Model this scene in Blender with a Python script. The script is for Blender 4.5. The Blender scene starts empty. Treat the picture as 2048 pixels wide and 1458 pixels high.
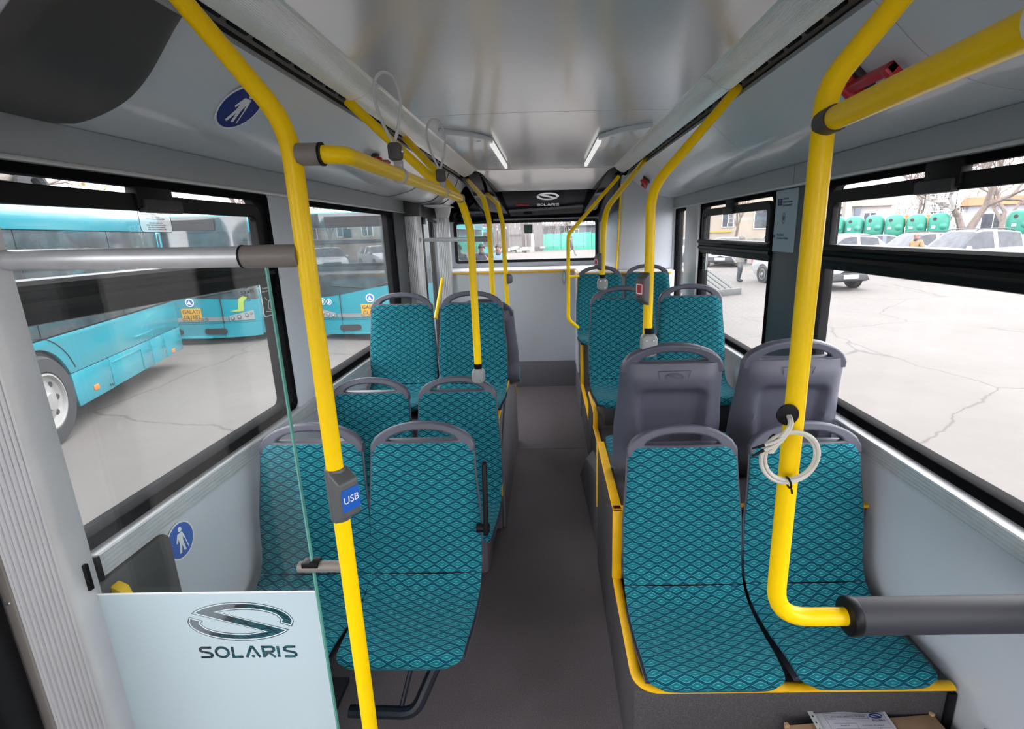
import bpy, bmesh, math, random
from mathutils import Vector, Matrix
random.seed(7)
sc = bpy.context.scene
COL = sc.collection
R = math.radians
# ---------------------------------------------------------------- camera, world, exposure
cam_d = bpy.data.cameras.new('camera'); cam = bpy.data.objects.new('camera', cam_d); COL.objects.link(cam)
cam_d.sensor_width = 36; cam_d.lens = 18.0; cam_d.shift_x = -0.0288; cam_d.clip_start = 0.02; cam_d.clip_end = 500
def cam_matrix(pitch, yaw, roll, loc):
    cp, sp, cy, sy, cr, sr = math.cos(pitch), math.sin(pitch), math.cos(yaw), math.sin(yaw), math.cos(roll), math.sin(roll)
    F = Vector((sy*cp, cy*cp, -sp)); Rt = Vector((cy, -sy, 0)); U = Rt.cross(F)
    R2 = Rt*cr + U*sr; U2 = -Rt*sr + U*cr
    m = Matrix((R2, U2, -F)).transposed().to_4x4(); m.translation = Vector(loc); return m
cam.matrix_world = cam_matrix(R(14.4), R(-1.0), R(-1.45), (0, 0, 1.70))
sc.camera = cam
w = bpy.data.worlds.new('overcast_sky'); sc.world = w; w.use_nodes = True
wn = w.node_tree.nodes; wl = w.node_tree.links
bg = wn['Background']; bg.inputs['Strength'].default_value = 2.1
tc = wn.new('ShaderNodeTexCoord'); nz = wn.new('ShaderNodeTexNoise'); nz.inputs['Scale'].default_value = 1.6; nz.inputs['Detail'].default_value = 5
cr_ = wn.new('ShaderNodeValToRGB'); cr_.color_ramp.elements[0].color = (.90, .91, .97, 1); cr_.color_ramp.elements[1].color = (1, .985, 1, 1)
wl.new(tc.outputs['Generated'], nz.inputs['Vector']); wl.new(nz.outputs['Fac'], cr_.inputs['Fac']); wl.new(cr_.outputs['Color'], bg.inputs['Color'])
vs = sc.view_settings; vs.view_transform = 'Standard'; vs.look = 'None'; vs.gamma = 1; vs.use_curve_mapping = False
vs.exposure = 1.8
try:
    sc.cycles.transparent_max_bounces = 40; sc.cycles.max_bounces = 14; sc.cycles.diffuse_bounces = 10; sc.cycles.glossy_bounces = 6
    sc.cycles.sample_clamp_indirect = 6
except Exception: pass

# ---------------------------------------------------------------- materials
def nodes(name):
    m = bpy.data.materials.new(name); m.use_nodes = True
    nt = m.node_tree; return m, nt.nodes, nt.links, nt.nodes['Principled BSDF']
def mat(name, col, rough=.5, metal=0, var=.06, scale=12, bump=0, bscale=300, coat=0, spec=.5, alpha=None, emit=0):
    m, n, l, p = nodes(name)
    t = n.new('ShaderNodeTexCoord'); z = n.new('ShaderNodeTexNoise'); z.inputs['Scale'].default_value = scale; z.inputs['Detail'].default_value = 4
    l.new(t.outputs['Object'], z.inputs['Vector'])
    r = n.new('ShaderNodeValToRGB')
    r.color_ramp.elements[0].position = .3; r.color_ramp.elements[1].position = .7
    r.color_ramp.elements[0].color = tuple(max(0, c*(1-var)) for c in col)+(1,); r.color_ramp.elements[1].color = tuple(min(1, c*(1+var)) for c in col)+(1,)
    l.new(z.outputs['Fac'], r.inputs['Fac']); l.new(r.outputs['Color'], p.inputs['Base Color'])
    p.inputs['Roughness'].default_value = rough; p.inputs['Metallic'].default_value = metal
    p.inputs['Coat Weight'].default_value = coat; p.inputs['Coat Roughness'].default_value = .08; p.inputs['Specular IOR Level'].default_value = spec
    if bump:
        z2 = n.new('ShaderNodeTexNoise'); z2.inputs['Scale'].default_value = bscale; z2.inputs['Detail'].default_value = 2
        b = n.new('ShaderNodeBump'); b.inputs['Strength'].default_value = bump; b.inputs['Distance'].default_value = .002
        l.new(t.outputs['Object'], z2.inputs['Vector']); l.new(z2.outputs['Fac'], b.inputs['Height']); l.new(b.outputs['Normal'], p.inputs['Normal'])
    if emit:
        l.new(r.outputs['Color'], p.inputs['Emission Color']); p.inputs['Emission Strength'].default_value = emit
    return m
def glass_mat(name, tint, ior=1.45, dust=0.0, rough=.0):
    m, n, l, p = nodes(name); n.remove(p); o = n['Material Output']
    tr = n.new('ShaderNodeBsdfTransparent'); tr.inputs['Color'].default_value = (*tint, 1)
    g = n.new('ShaderNodeBsdfGlossy'); g.inputs['Roughness'].default_value = rough
    lw = n.new('ShaderNodeLayerWeight'); lw.inputs['Blend'].default_value = .5
    pw = n.new('ShaderNodeMath'); pw.operation = 'POWER'; l.new(lw.outputs['Facing'], pw.inputs[0]); pw.inputs[1].default_value = 5
    fr = n.new('ShaderNodeMath'); fr.operation = 'MULTIPLY_ADD'; f0 = ((ior-1)/(ior+1))**2; l.new(pw.outputs[0], fr.inputs[0]); fr.inputs[1].default_value = .8*(1-f0); fr.inputs[2].default_value = f0
    mx = n.new('ShaderNodeMixShader'); l.new(fr.outputs[0], mx.inputs[0]); l.new(tr.outputs[0], mx.inputs[1]); l.new(g.outputs[0], mx.inputs[2])
    out = mx
    if dust:
        t = n.new('ShaderNodeTexCoord'); z = n.new('ShaderNodeTexNoise'); z.inputs['Scale'].default_value = 6; z.inputs['Detail'].default_value = 6
        l.new(t.outputs['Object'], z.inputs['Vector']); ma = n.new('ShaderNodeMath'); ma.operation = 'MULTIPLY'; ma.inputs[1].default_value = dust
        l.new(z.outputs['Fac'], ma.inputs[0]); d = n.new('ShaderNodeBsdfTranslucent'); d.inputs['Color'].default_value = (.8, .8, .8, 1)
        m2 = n.new('ShaderNodeMixShader'); l.new(ma.outputs[0], m2.inputs[0]); l.new(mx.outputs[0], m2.inputs[1]); l.new(d.outputs[0], m2.inputs[2]); out = m2
    l.new(out.outputs[0], o.inputs['Surface']); return m
def film_mat(name, col, through=.12):
    m, n, l, p = nodes(name); n.remove(p); o = n['Material Output']
    d = n.new('ShaderNodeBsdfDiffuse'); d.inputs['Color'].default_value = (*col, 1)
    t = n.new('ShaderNodeBsdfTranslucent'); t.inputs['Color'].default_value = (*col, 1)
    a = n.new('ShaderNodeMixShader'); a.inputs[0].default_value = .5; l.new(d.outputs[0], a.inputs[1]); l.new(t.outputs[0], a.inputs[2])
    z = n.new('ShaderNodeTexNoise'); z.inputs['Scale'].default_value = 4; mr = n.new('ShaderNodeMapRange')
    mr.inputs['To Min'].default_value = through*.8; mr.inputs['To Max'].default_value = through*1.2; l.new(z.outputs['Fac'], mr.inputs['Value'])
    tr = n.new('ShaderNodeBsdfTransparent'); b = n.new('ShaderNodeMixShader'); l.new(mr.outputs[0], b.inputs[0]); l.new(a.outputs[0], b.inputs[1]); l.new(tr.outputs[0], b.inputs[2])
    l.new(b.outputs[0], o.inputs['Surface']); return m
def fabric_mat():
    m, n, l, p = nodes('diamond_eye_upholstery')
    uv = n.new('ShaderNodeUVMap'); uv.uv_map = 'UVMap'; sx = n.new('ShaderNodeSeparateXYZ'); l.new(uv.outputs[0], sx.inputs[0])
    def M(op, a, b=None, c=None):
        k = n.new('ShaderNodeMath'); k.operation = op
        for i, x in enumerate((a, b, c)):
            if x is None: continue
            if isinstance(x, (int, float)): k.inputs[i].default_value = x
            else: l.new(x, k.inputs[i])
        return k.outputs[0]
    u = M('MULTIPLY', sx.outputs[0], 1/.0605); v = M('MULTIPLY', sx.outputs[1], 1/.0375)
    h = M('MULTIPLY_ADD', M('COSINE', M('MULTIPLY', u, 2*math.pi)), .235, .25)
    y = M('PINGPONG', v, .5)
    a = M('DIVIDE', y, h); b = M('DIVIDE', M('SUBTRACT', .5, y), M('SUBTRACT', .5, h)); mm = M('MINIMUM', a, b)
    dd = M('PINGPONG', M('MULTIPLY', M('ADD', M('PINGPONG', u, .5), y), 2.0), 1.0)
    dd = M('ADD', M('MULTIPLY', mm, .6), M('MULTIPLY', dd, .4))
    dk, md, lt, br = (.0007, .040, .070), (.0015, .100, .145), (.006, .165, .200), (.10, .36, .40)
    def ramp(stops, fac):
        r = n.new('ShaderNodeValToRGB'); e = r.color_ramp.elements
        e[0].position = 0; e[0].color = (*stops[0][1], 1); e[1].position = 1; e[1].color = (*stops[-1][1], 1)
        for q, c in stops[1:-1]:
            x = e.new(q); x.color = (*c, 1)
        l.new(fac, r.inputs['Fac']); return r
    waves = ramp([(0, md), (.62, md), (.67, dk), (.74, dk), (.79, md), (.87, md), (.92, dk), (1, dk)], mm)
    eye = ramp([(0, br), (.07, br), (.12, lt), (.28, lt), (.33, md), (.38, lt), (.48, lt), (.53, br), (.58, br), (.64, md), (1, md)], dd)
    sel = M('LESS_THAN', dd, .63)
    r = n.new('ShaderNodeMix'); r.data_type = 'RGBA'; l.new(sel, r.inputs[0]); l.new(waves.outputs['Color'], r.inputs[6]); l.new(eye.outputs['Color'], r.inputs[7])
    z = n.new('ShaderNodeTexNoise'); z.inputs['Scale'].default_value = 900; l.new(uv.outputs[0], z.inputs['Vector'])
    mr = n.new('ShaderNodeMapRange'); mr.inputs['To Min'].default_value = .75; mr.inputs['To Max'].default_value = 1.2; l.new(z.outputs['Fac'], mr.inputs['Value'])
    mx = n.new('ShaderNodeVectorMath'); mx.operation = 'SCALE'; l.new(r.outputs[2], mx.inputs[0]); l.new(mr.outputs[0], mx.inputs['Scale'])
    l.new(mx.outputs[0], p.inputs['Base Color']); p.inputs['Roughness'].default_value = .85
    p.inputs['Sheen Weight'].default_value = .04; p.inputs['Specular IOR Level'].default_value = .12
    bp = n.new('ShaderNodeBump'); bp.inputs['Strength'].default_value = .35; bp.inputs['Distance'].default_value = .0012; l.new(mm, bp.inputs['Height']); l.new(bp.outputs[0], p.inputs['Normal'])
    return m
def floor_mat(name, c, sp, sc_=380):
    m, n, l, p = nodes(name); t = n.new('ShaderNodeTexCoord')
    z = n.new('ShaderNodeTexNoise'); z.inputs['Scale'].default_value = sc_; z.inputs['Detail'].default_value = 2; l.new(t.outputs['Object'], z.inputs['Vector'])
    r = n.new('ShaderNodeValToRGB'); e = r.color_ramp.elements; e[0].position = .38; e[1].position = .68
    e[0].color = (*[x*.72 for x in c], 1); e[1].color = (*sp, 1); x = e.new(.55); x.color = (*c, 1)
    l.new(z.outputs['Fac'], r.inputs['Fac'])
    z2 = n.new('ShaderNodeTexNoise'); z2.inputs['Scale'].default_value = 3; z2.inputs['Detail'].default_value = 5; l.new(t.outputs['Object'], z2.inputs['Vector'])
    mr = n.new('ShaderNodeMapRange'); mr.inputs['To Min'].default_value = .85; mr.inputs['To Max'].default_value = 1.15; l.new(z2.outputs['Fac'], mr.inputs['Value'])
    mx = n.new('ShaderNodeVectorMath'); mx.operation = 'SCALE'; l.new(r.outputs['Color'], mx.inputs[0]); l.new(mr.outputs[0], mx.inputs['Scale'])
    l.new(mx.outputs[0], p.inputs['Base Color']); p.inputs['Roughness'].default_value = .5; p.inputs['Specular IOR Level'].default_value = .35
    b = n.new('ShaderNodeBump'); b.inputs['Strength'].default_value = .25; b.inputs['Distance'].default_value = .001; l.new(z.outputs['Fac'], b.inputs['Height']); l.new(b.outputs[0], p.inputs['Normal'])
    return m
def concrete_mat():
    m, n, l, p = nodes('pale_worn_concrete'); t = n.new('ShaderNodeTexCoord')
    z = n.new('ShaderNodeTexNoise'); z.inputs['Scale'].default_value = .5; z.inputs['Detail'].default_value = 12; z.inputs['Roughness'].default_value = .72; l.new(t.outputs['Object'], z.inputs['Vector'])
    r = n.new('ShaderNodeValToRGB'); e = r.color_ramp.elements; e[0].position = .28; e[1].position = .68; e[0].color = (.094, .083, .077, 1); e[1].color = (.120, .107, .100, 1); l.new(z.outputs['Fac'], r.inputs['Fac'])
    # jagged cracks and slab joints
    zd = n.new('ShaderNodeTexNoise'); zd.inputs['Scale'].default_value = 1.3; zd.inputs['Detail'].default_value = 6; l.new(t.outputs['Object'], zd.inputs['Vector'])
    va = n.new('ShaderNodeVectorMath'); va.operation = 'MULTIPLY_ADD'; l.new(zd.outputs['Color'], va.inputs[0]); va.inputs[1].default_value = (.5, .5, 0); l.new(t.outputs['Object'], va.inputs[2])
    vo = n.new('ShaderNodeTexVoronoi'); vo.feature = 'DISTANCE_TO_EDGE'; vo.inputs['Scale'].default_value = .28; l.new(va.outputs[0], vo.inputs['Vector'])
    cm = n.new('ShaderNodeMapRange'); cm.inputs['From Min'].default_value = 0; cm.inputs['From Max'].default_value = .006; cm.inputs['To Min'].default_value = .55; cm.inputs['To Max'].default_value = 1; l.new(vo.outputs['Distance'], cm.inputs['Value'])
    mx = n.new('ShaderNodeVectorMath'); mx.operation = 'SCALE'; l.new(r.outputs['Color'], mx.inputs[0]); l.new(cm.outputs[0], mx.inputs['Scale'])
    l.new(mx.outputs[0], p.inputs['Base Color']); p.inputs['Roughness'].default_value = .9
    return m

MT = dict(
 panel=mat('light_grey_wall_panel', (.56, .595, .645), .38, var=.015, scale=2),
 cove=mat('satin_grey_cove_panel', (.68, .71, .745), .25, var=.015, scale=2, coat=.3),
 ceil=mat('satin_ceiling_sheet', (.76, .745, .745), .20, metal=.30, var=.02, scale=1.5),
 fascia=mat('fascia_grey', (.36, .385, .41), .45, var=.02, scale=3),
 ribbed=mat('ribbed_lamp_cover', (.90, .90, .89), .28, metal=.35, var=.03, scale=6),
 alu=mat('brushed_aluminium', (.66, .665, .68), .36, metal=.4, var=.05, scale=30),
 alupaint=mat('satin_aluminium_column', (.62, .62, .63), .38, metal=.5, var=.03, scale=8),
 yellow=mat('yellow_powder_coat', (1.0, .64, .0), .30, var=.015, scale=6, spec=.25),
 trim=mat('yellow_rubber_edging', (.92, .50, .002), .5, var=.05, scale=20),
 fabric=fabric_mat(),
 shell=mat('dark_blue_grey_plastic', (.076, .078, .106), .42, var=.04, scale=20, bump=.06, bscale=900),
 dkgrey=mat('dark_grey_plastic', (.030, .030, .033), .48, var=.05, scale=10, bump=.08, bscale=700),
 cover=mat('charcoal_housing', (.060, .057, .056), .5, var=.05, scale=6, bump=.1, bscale=800),
 black=mat('black_rubber', (.006, .006, .007), .42, var=.1, scale=10, spec=.18),
 gasket=mat('black_window_gasket', (.005, .005, .006), .75, var=.1, scale=10, spec=.04),
 gloss=mat('black_gloss_plastic', (.003, .003, .005), .08, var=.1, scale=5, spec=.14),
 slate=mat('slate_grey_pillar', (.075, .088, .098), .5, var=.04, scale=5),
 floor=floor_mat('charcoal_speckled_vinyl', (.155, .132, .140), (.27, .235, .25)),
 podium=floor_mat('podium_vinyl', (.068, .063, .067), (.115, .105, .112), 420),
 kick=mat('smooth_kick_vinyl', (.135, .13, .148), .5, var=.05, scale=6),
 taupe=mat('taupe_clamp_plastic', (.20, .175, .16), .4, var=.03, scale=10),
 midgrey=mat('mid_grey_plastic', (.26, .275, .28), .4, var=.03, scale=10),
 grey2=mat('button_box_grey', (.09, .093, .095), .42, var=.03, scale=10),
 white=mat('white_plastic', (.80, .80, .80), .35, var=.02, scale=5),
 shelf=mat('white_shelf', (.82, .80, .81), .45, var=.02, scale=4),
 red=mat('red_plastic', (.50, .022, .035), .35, var=.06, scale=20),
 blue=mat('blue_sticker', (.005, .10, .48), .4, var=.03, scale=8), navy=mat('navy_sticker', (.006, .008, .20), .4, var=.03, scale=8),
 signw=mat('white_sticker', (.85, .86, .88), .45, var=.01, scale=8), ink=mat('black_ink', (.012, .012, .02), .5, var=.05, scale=8),
 green=mat('dark_green_sticker', (.006, .045, .03), .4, var=.05, scale=8), poster=mat('pale_blue_paper', (.43, .52, .58), .6, var=.015, scale=4),
 eublue=mat('print_blue', (.01, .03, .20), .6, var=.02, scale=4), prnt=mat('print_grey_blue', (.07, .10, .16), .6, var=.02, scale=4), eyel=mat('print_yellow', (.65, .45, .02), .6, var=.02),
 glass=glass_mat('window_glass', (.985, .992, .988), 1.33, dust=.012), pane=glass_mat('partition_glass', (.982, .992, .99), 1.40, dust=.02), edge=mat('green_glass_edge', (.12, .36, .32), .15, var=.05),
 film=film_mat('frosted_film', (.70, .79, .82), .05), line=film_mat('frosted_line', (.85, .92, .94), .02),
 sticker=film_mat('clear_label', (.8, .8, .8), .80),
 cable=mat('cream_cable', (.62, .59, .52), .5, var=.03, scale=30), strap=mat('translucent_grey_strap', (.58, .58, .58), .3, var=.03, scale=30), ring=mat('grey_ring', (.42, .41, .40), .4, var=.03),
 paper=mat('white_paper', (.74, .73, .82), .6, var=.01), sleeve=glass_mat('plastic_sleeve', (.93, .94, .95), 1.3), card=mat('brown_cardboard', (.44, .29, .18), .8, var=.06, scale=30, bump=.1, bscale=200),
 steel=mat('steel', (.55, .55, .55), .3, metal=.9), navyt=mat('black_navy_tube', (.008, .012, .022), .35, var=.05),
 lens=mat('white_lamp_lens', (.85, .84, .82), .4, var=.01, emit=.22),
)
# ---------------------------------------------------------------- mesh helpers
class MB:
    def __init__(s): s.v = []; s.f = []; s.m = []; s.uv = None
    def add(s, vs, fs, mi=0):
        o = len(s.v); s.v += [tuple(x) for x in vs]; s.f += [tuple(i+o for i in f) for f in fs]; s.m += [mi]*len(fs); return s
    def box(s, x0, x1, y0, y1, z0, z1, mi=0):
        return s.add([(x0,y0,z0),(x1,y0,z0),(x1,y1,z0),(x0,y1,z0),(x0,y0,z1),(x1,y0,z1),(x1,y1,z1),(x0,y1,z1)],
                     [(0,3,2,1),(4,5,6,7),(0,1,5,4),(1,2,6,5),(2,3,7,6),(3,0,4,7)], mi)
    def hexa(s, b, t, mi=0):      # four bottom and four top points
        return s.add(list(b)+list(t), [(0,3,2,1),(4,5,6,7),(0,1,5,4),(1,2,6,5),(2,3,7,6),(3,0,4,7)], mi)
    def obox(s, c, sx, sy, sz, rot=None, mi=0):
        M = rot or Matrix.Identity(3); c = Vector(c); o = []
        for z in (-.5, .5):
            for x, y in ((-.5,-.5),(.5,-.5),(.5,.5),(-.5,.5)): o.append(c + M @ Vector((x*sx, y*sy, z*sz)))
        return s.hexa(o[:4], o[4:], mi)
    def tube(s, pts, r, n=12, cap=True, mi=0, closed=False, flat=1.0):
        pts = [Vector(p) for p in pts]; N = len(pts); rs = r if isinstance(r, (list, tuple)) else [r]*N
        def tan(i):
            if closed: return (pts[(i+1) % N]-pts[i-1]).normalized()
            a = pts[max(i-1, 0)]; b = pts[min(i+1, N-1)]; return (b-a).normalized()
        t0 = tan(0); up = Vector((0,0,1)) if abs(t0.z) < .9 else Vector((1,0,0))
        nrm = (up - t0*up.dot(t0)).normalized(); vs = []; fs = []
        for i in range(N):
            t = tan(i); nrm = (nrm - t*nrm.dot(t)).normalized(); b = t.cross(nrm)
            for k in range(n):
                a = 2*math.pi*k/n; vs.append(pts[i] + nrm*math.cos(a)*rs[i] + b*math.sin(a)*rs[i]*flat)
        for i in range(N if closed else N-1):
            j = (i+1) % N
            for k in range(n): fs.append((i*n+k, i*n+(k+1) % n, j*n+(k+1) % n, j*n+k))
        if cap and not closed: fs.append(tuple(range(n-1, -1, -1))); fs.append(tuple((N-1)*n+k for k in range(n)))
        return s.add(vs, fs, mi)
    def prism(s, poly, ax, a, b, mi=0):   # poly in the two other axes, extruded along ax from a to b
        n = len(poly); vs = []
        for h in (a, b):
            for p, q in poly: vs.append({'x':(h,p,q),'y':(p,h,q),'z':(p,q,h)}[ax])
        fs = [tuple(range(n)), tuple(range(2*n-1, n-1, -1))] + [(i, n+i, n+(i+1) % n, (i+1) % n) for i in range(n)]
        return s.add(vs, fs, mi)
    def lathe(s, prof, c, axis=(0,0,1), n=24, mi=0, cap=True):
        c = Vector(c); ax = Vector(axis).normalized(); u = ax.orthogonal().normalized(); w_ = ax.cross(u); vs = []; fs = []
        for r, h in prof:
            for k in range(n):
                a = 2*math.pi*k/n; vs.append(c + ax*h + u*(r*math.cos(a)) + w_*(r*math.sin(a)))
        for i in range(len(prof)-1):
            for k in range(n): fs.append((i*n+k, i*n+(k+1) % n, (i+1)*n+(k+1) % n, (i+1)*n+k))
        if cap: fs.append(tuple(range(n-1, -1, -1))); fs.append(tuple((len(prof)-1)*n+k for k in range(n)))
        return s.add(vs, fs, mi)
    def grid(s, P, nu, nv, mi=0, cu=False):  # P[i][j]
        vs = [P[i][j] for i in range(nu) for j in range(nv)]
        fs = [(i*nv+j, ((i+1) % nu)*nv+j, ((i+1) % nu)*nv+j+1, i*nv+j+1) for i in range(nu if cu else nu-1) for j in range(nv-1)]
        return s.add(vs, fs, mi)
    def extrude_profile(s, prof, y0, y1, mi=0, steps=1, closed=False):  # open profile [(x,z)] swept along y
        n = len(prof); vs = []; fs = []
        for k in range(steps+1):
            y = y0 + (y1-y0)*k/steps
            vs += [(x, y, z) for x, z in prof]
        for k in range(steps):
            for i in range(n if closed else n-1): fs.append((k*n+i, k*n+(i+1) % n, (k+1)*n+(i+1) % n, (k+1)*n+i))
        return s.add(vs, fs, mi)
    def mesh(s, name, mats, bevel=0, seg=2, ang=35, smooth=True, fix=True):
        me = bpy.data.meshes.new(name); me.from_pydata(s.v, [], s.f)
        if not isinstance(mats, (list, tuple)): mats = [mats]
        for x in mats: me.materials.append(x)
        for p, i in zip(me.polygons, s.m): p.material_index = i
        if s.uv is not None:
            ul = me.uv_layers.new(name='UVMap')
            for lp in me.loops: ul.data[lp.index].uv = s.uv[lp.vertex_index]
        bm = bmesh.new(); bm.from_mesh(me)
        if fix: bmesh.ops.recalc_face_normals(bm, faces=bm.faces)
        if bevel:
            es = [e for e in bm.edges if len(e.link_faces) == 2 and e.calc_face_angle(0) > R(30)]
            bmesh.ops.bevel(bm, geom=es, offset=bevel, segments=seg, affect='EDGES', profile=.5, clamp_overlap=True)
        bm.to_mesh(me); bm.free()
        if smooth:
            for p in me.polygons: p.use_smooth = True
            me.set_sharp_from_angle(angle=R(ang))
        me.update(); return me
    def build(s, name, mats, parent=None, **k):
        return link(name, s.mesh(name, mats, **k), parent)
def link(name, me, parent=None):
    o = bpy.data.objects.new(name, me); COL.objects.link(o)
    if parent: o.parent = parent
    return o
def empty(name, loc=(0,0,0), rz=0):
    o = bpy.data.objects.new(name, None); COL.objects.link(o); o.location = loc; o.rotation_euler = (0,0,rz); o.empty_display_size = .05; return o
def tag(o, label=None, cat=None, group=None, kind=None):
    if label: o['label'] = label
    if cat: o['category'] = cat
    if group: o['group'] = group
    if kind: o['kind'] = kind
    return o
def thing(name, label, cat, loc=(0,0,0), rz=0, group=None): return tag(empty(name, loc, rz), label, cat, group)
def struct(name, label=None, cat=None): return tag(empty(name), label, cat, kind='structure')
def copy_tree(o, parent=None):
    c = o.copy(); COL.objects.link(c); c.parent = parent
    for ch in list(o.children): copy_tree(ch, c)
    return c
def fillet(pts, r, n=7):
    pts = [Vector(p) for p in pts]; out = [pts[0]]
    for i in range(1, len(pts)-1):
        a, b, c = pts[i-1], pts[i], pts[i+1]; u = (a-b); v = (c-b); lu, lv = u.length, v.length; u.normalize(); v.normalize()
        th = u.angle(v)
        if th > 3.1: out.append(b); continue
        d = min(r/math.tan(th/2), lu*.48, lv*.48); p = b+u*d; q = b+v*d
        for k in range(n+1):
            t = k/n; out.append(p*(1-t)**2 + b*2*t*(1-t) + q*t*t)
    out.append(pts[-1]); return out
def curve_mesh(splines, ext=.001, bev=0, res=1):
    cu = bpy.data.curves.new('shape', 'CURVE'); cu.dimensions = '2D'; cu.fill_mode = 'BOTH'; cu.extrude = ext; cu.bevel_depth = bev; cu.bevel_resolution = res
    for pts in splines:
        sp = cu.splines.new('POLY'); sp.points.add(len(pts)-1)
        for q, (x, y) in zip(sp.points, pts): q.co = (x, y, 0, 1)
        sp.use_cyclic_u = True
    o = bpy.data.objects.new('tmp', cu); COL.objects.link(o); dg = bpy.context.evaluated_depsgraph_get()
    me = bpy.data.meshes.new_from_object(o.evaluated_get(dg)); bpy.data.objects.remove(o); bpy.data.curves.remove(cu); return me
def text_mesh(body, size, ext=.0004, align='CENTER', sx=1.0, space=1.0):
    cu = bpy.data.curves.new('text', 'FONT'); cu.body = body; cu.size = size; cu.extrude = ext; cu.align_x = align; cu.align_y = 'CENTER'; cu.resolution_u = 3; cu.space_line = space
    o = bpy.data.objects.new('tmp', cu); COL.objects.link(o); dg = bpy.context.evaluated_depsgraph_get()
    me = bpy.data.meshes.new_from_object(o.evaluated_get(dg)); bpy.data.objects.remove(o); bpy.data.curves.remove(cu)
    if sx != 1: me.transform(Matrix.Diagonal((sx, 1, 1, 1)))
    return me
def frame(o, x, y):     # matrix from an origin and two in-plane axes
    x = Vector(x).normalized(); z = x.cross(Vector(y)).normalized(); y = z.cross(x)
    m = Matrix((x, y, z)).transposed().to_4x4(); m.translation = Vector(o); return m
def flat(name, me, m, M, parent=None):
    me = me.copy() if me.users else me
    me.transform(M); me.materials.clear(); me.materials.append(m); me.name = name
    for p in me.polygons: p.material_index = 0
    return link(name, me, parent)
def rrect(w, h, r, n=5, cx=0, cy=0):
    o = []
    for sx, sy, a0 in ((1,1,0),(-1,1,90),(-1,-1,180),(1,-1,270)):
        for k in range(n+1):
            a = R(a0+90*k/n); o.append((cx+sx*(w/2-r)+r*math.cos(a), cy+sy*(h/2-r)+r*math.sin(a)))
    return o
def ell(a, b, n=40, cx=0, cy=0): return [(cx+a*math.cos(2*math.pi*k/n), cy+b*math.sin(2*math.pi*k/n)) for k in range(n)]
def strip(pts, w, closed=False):    # stroke outline of a polyline (open: one polygon; closed: outer and inner)
    n = len(pts); L = []; Rr = []
    for i in range(n):
        p = Vector(pts[i]); a = Vector(pts[i-1]) if (i > 0 or closed) else None; b = Vector(pts[(i+1) % n]) if (i < n-1 or closed) else None
        d1 = (p-a).normalized() if a is not None else None; d2 = (b-p).normalized() if b is not None else None
        if d1 is None: nn = Vector((-d2.y, d2.x)); k = 1
        elif d2 is None: nn = Vector((-d1.y, d1.x)); k = 1
        else:
            nn = Vector((-d1.y-d2.y, d1.x+d2.x)).normalized(); k = 1/max(.45, nn.dot(Vector((-d1.y, d1.x))))
        L.append(tuple(p+nn*k*w/2)); Rr.append(tuple(p-nn*k*w/2))
    return [L, Rr] if closed else [L + Rr[::-1]]
def emblem():                       # S-shaped oval emblem, unit half-width
    q = lambda x, y: ((x-885)/720, -(y-540)/720)
    o = [q(235, 420)]
    for k in range(1, 15):
        a = R(154-(154+3)*k/15); o.append((1.0*math.cos(a), .382*math.sin(a)))
    o += [q(1605, 545), q(1568, 622), q(1405, 565), q(1430, 520), q(1385, 465), q(1300, 425), q(1180, 395), q(1050, 380), q(900, 376), q(760, 386), q(620, 405), q(1530, 660)]
    for k in range(1, 15):
        a = R(-26-(151)*k/15); o.append((1.0*math.cos(a), .382*math.sin(a)))
    o += [q(168, 540), q(202, 463), q(385, 522), q(345, 560), q(400, 620), q(500, 660), q(640, 690), q(800, 706), q(960, 706), q(1160, 682)]
    return o
def letters(word, h, w, gap, st):   # wide stroke lettering
    G = {'S':([(1,.93),(.25,.93),(.06,.80),(.06,.66),(.22,.56),(.80,.44),(.95,.32),(.95,.18),(.78,.06),(0,.06)], 1), 'O':([(.5+.46*math.cos(2*math.pi*k/20), .5+.44*math.sin(2*math.pi*k/20)) for k in range(20)], 1.1),
         'L':([(.06,1),(.06,.07),(1,.07)], .85), 'A':([(0,0),(.44,.95),(.56,.95),(1,0)], 1.1), 'R':([(.06,0),(.06,.94),(.80,.94),(.94,.82),(.94,.64),(.80,.52),(.42,.50),(1,0)], 1), 'I':([(.1,0),(.1,1)], .2)}
    x = 0; out = []; 
    for c in word:
        p, k = G[c]; ww = w*k; pts = [(x+a*ww, b*h) for a, b in p]
        out += strip(pts, st, closed=(c == 'O'))
        if c == 'A': out.append(ell(st*.62, st*.62, 10, x+.5*ww, .12*h))
        x += ww+gap
    tot = x-gap
    return [[(a-tot/2, b-h/2) for a, b in s] for s in out]
# ---------------------------------------------------------------- the bus body
Y0, Y1 = -4.2, 5.95
# floor (flat aisle, a slight ramp to the rear)
fl = tag(empty('floor'), kind='structure')
b = MB(); pr = [(Y0, 0), (3.95, 0), (5.35, .08), (5.95, .08), (5.95, -.12), (Y0, -.12)]
b.prism([(y, z) for y, z in pr], 'x', -1.22, 1.22); b.build('floor_covering', MT['floor'], fl, smooth=False)
b = MB(); b.prism([(-.34, .001), (.27, .001), (.27, .0035), (-.34, .0035)], 'y', 3.86, 3.885); b.build('floor_joint', MT['kick'], fl, smooth=False)
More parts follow.
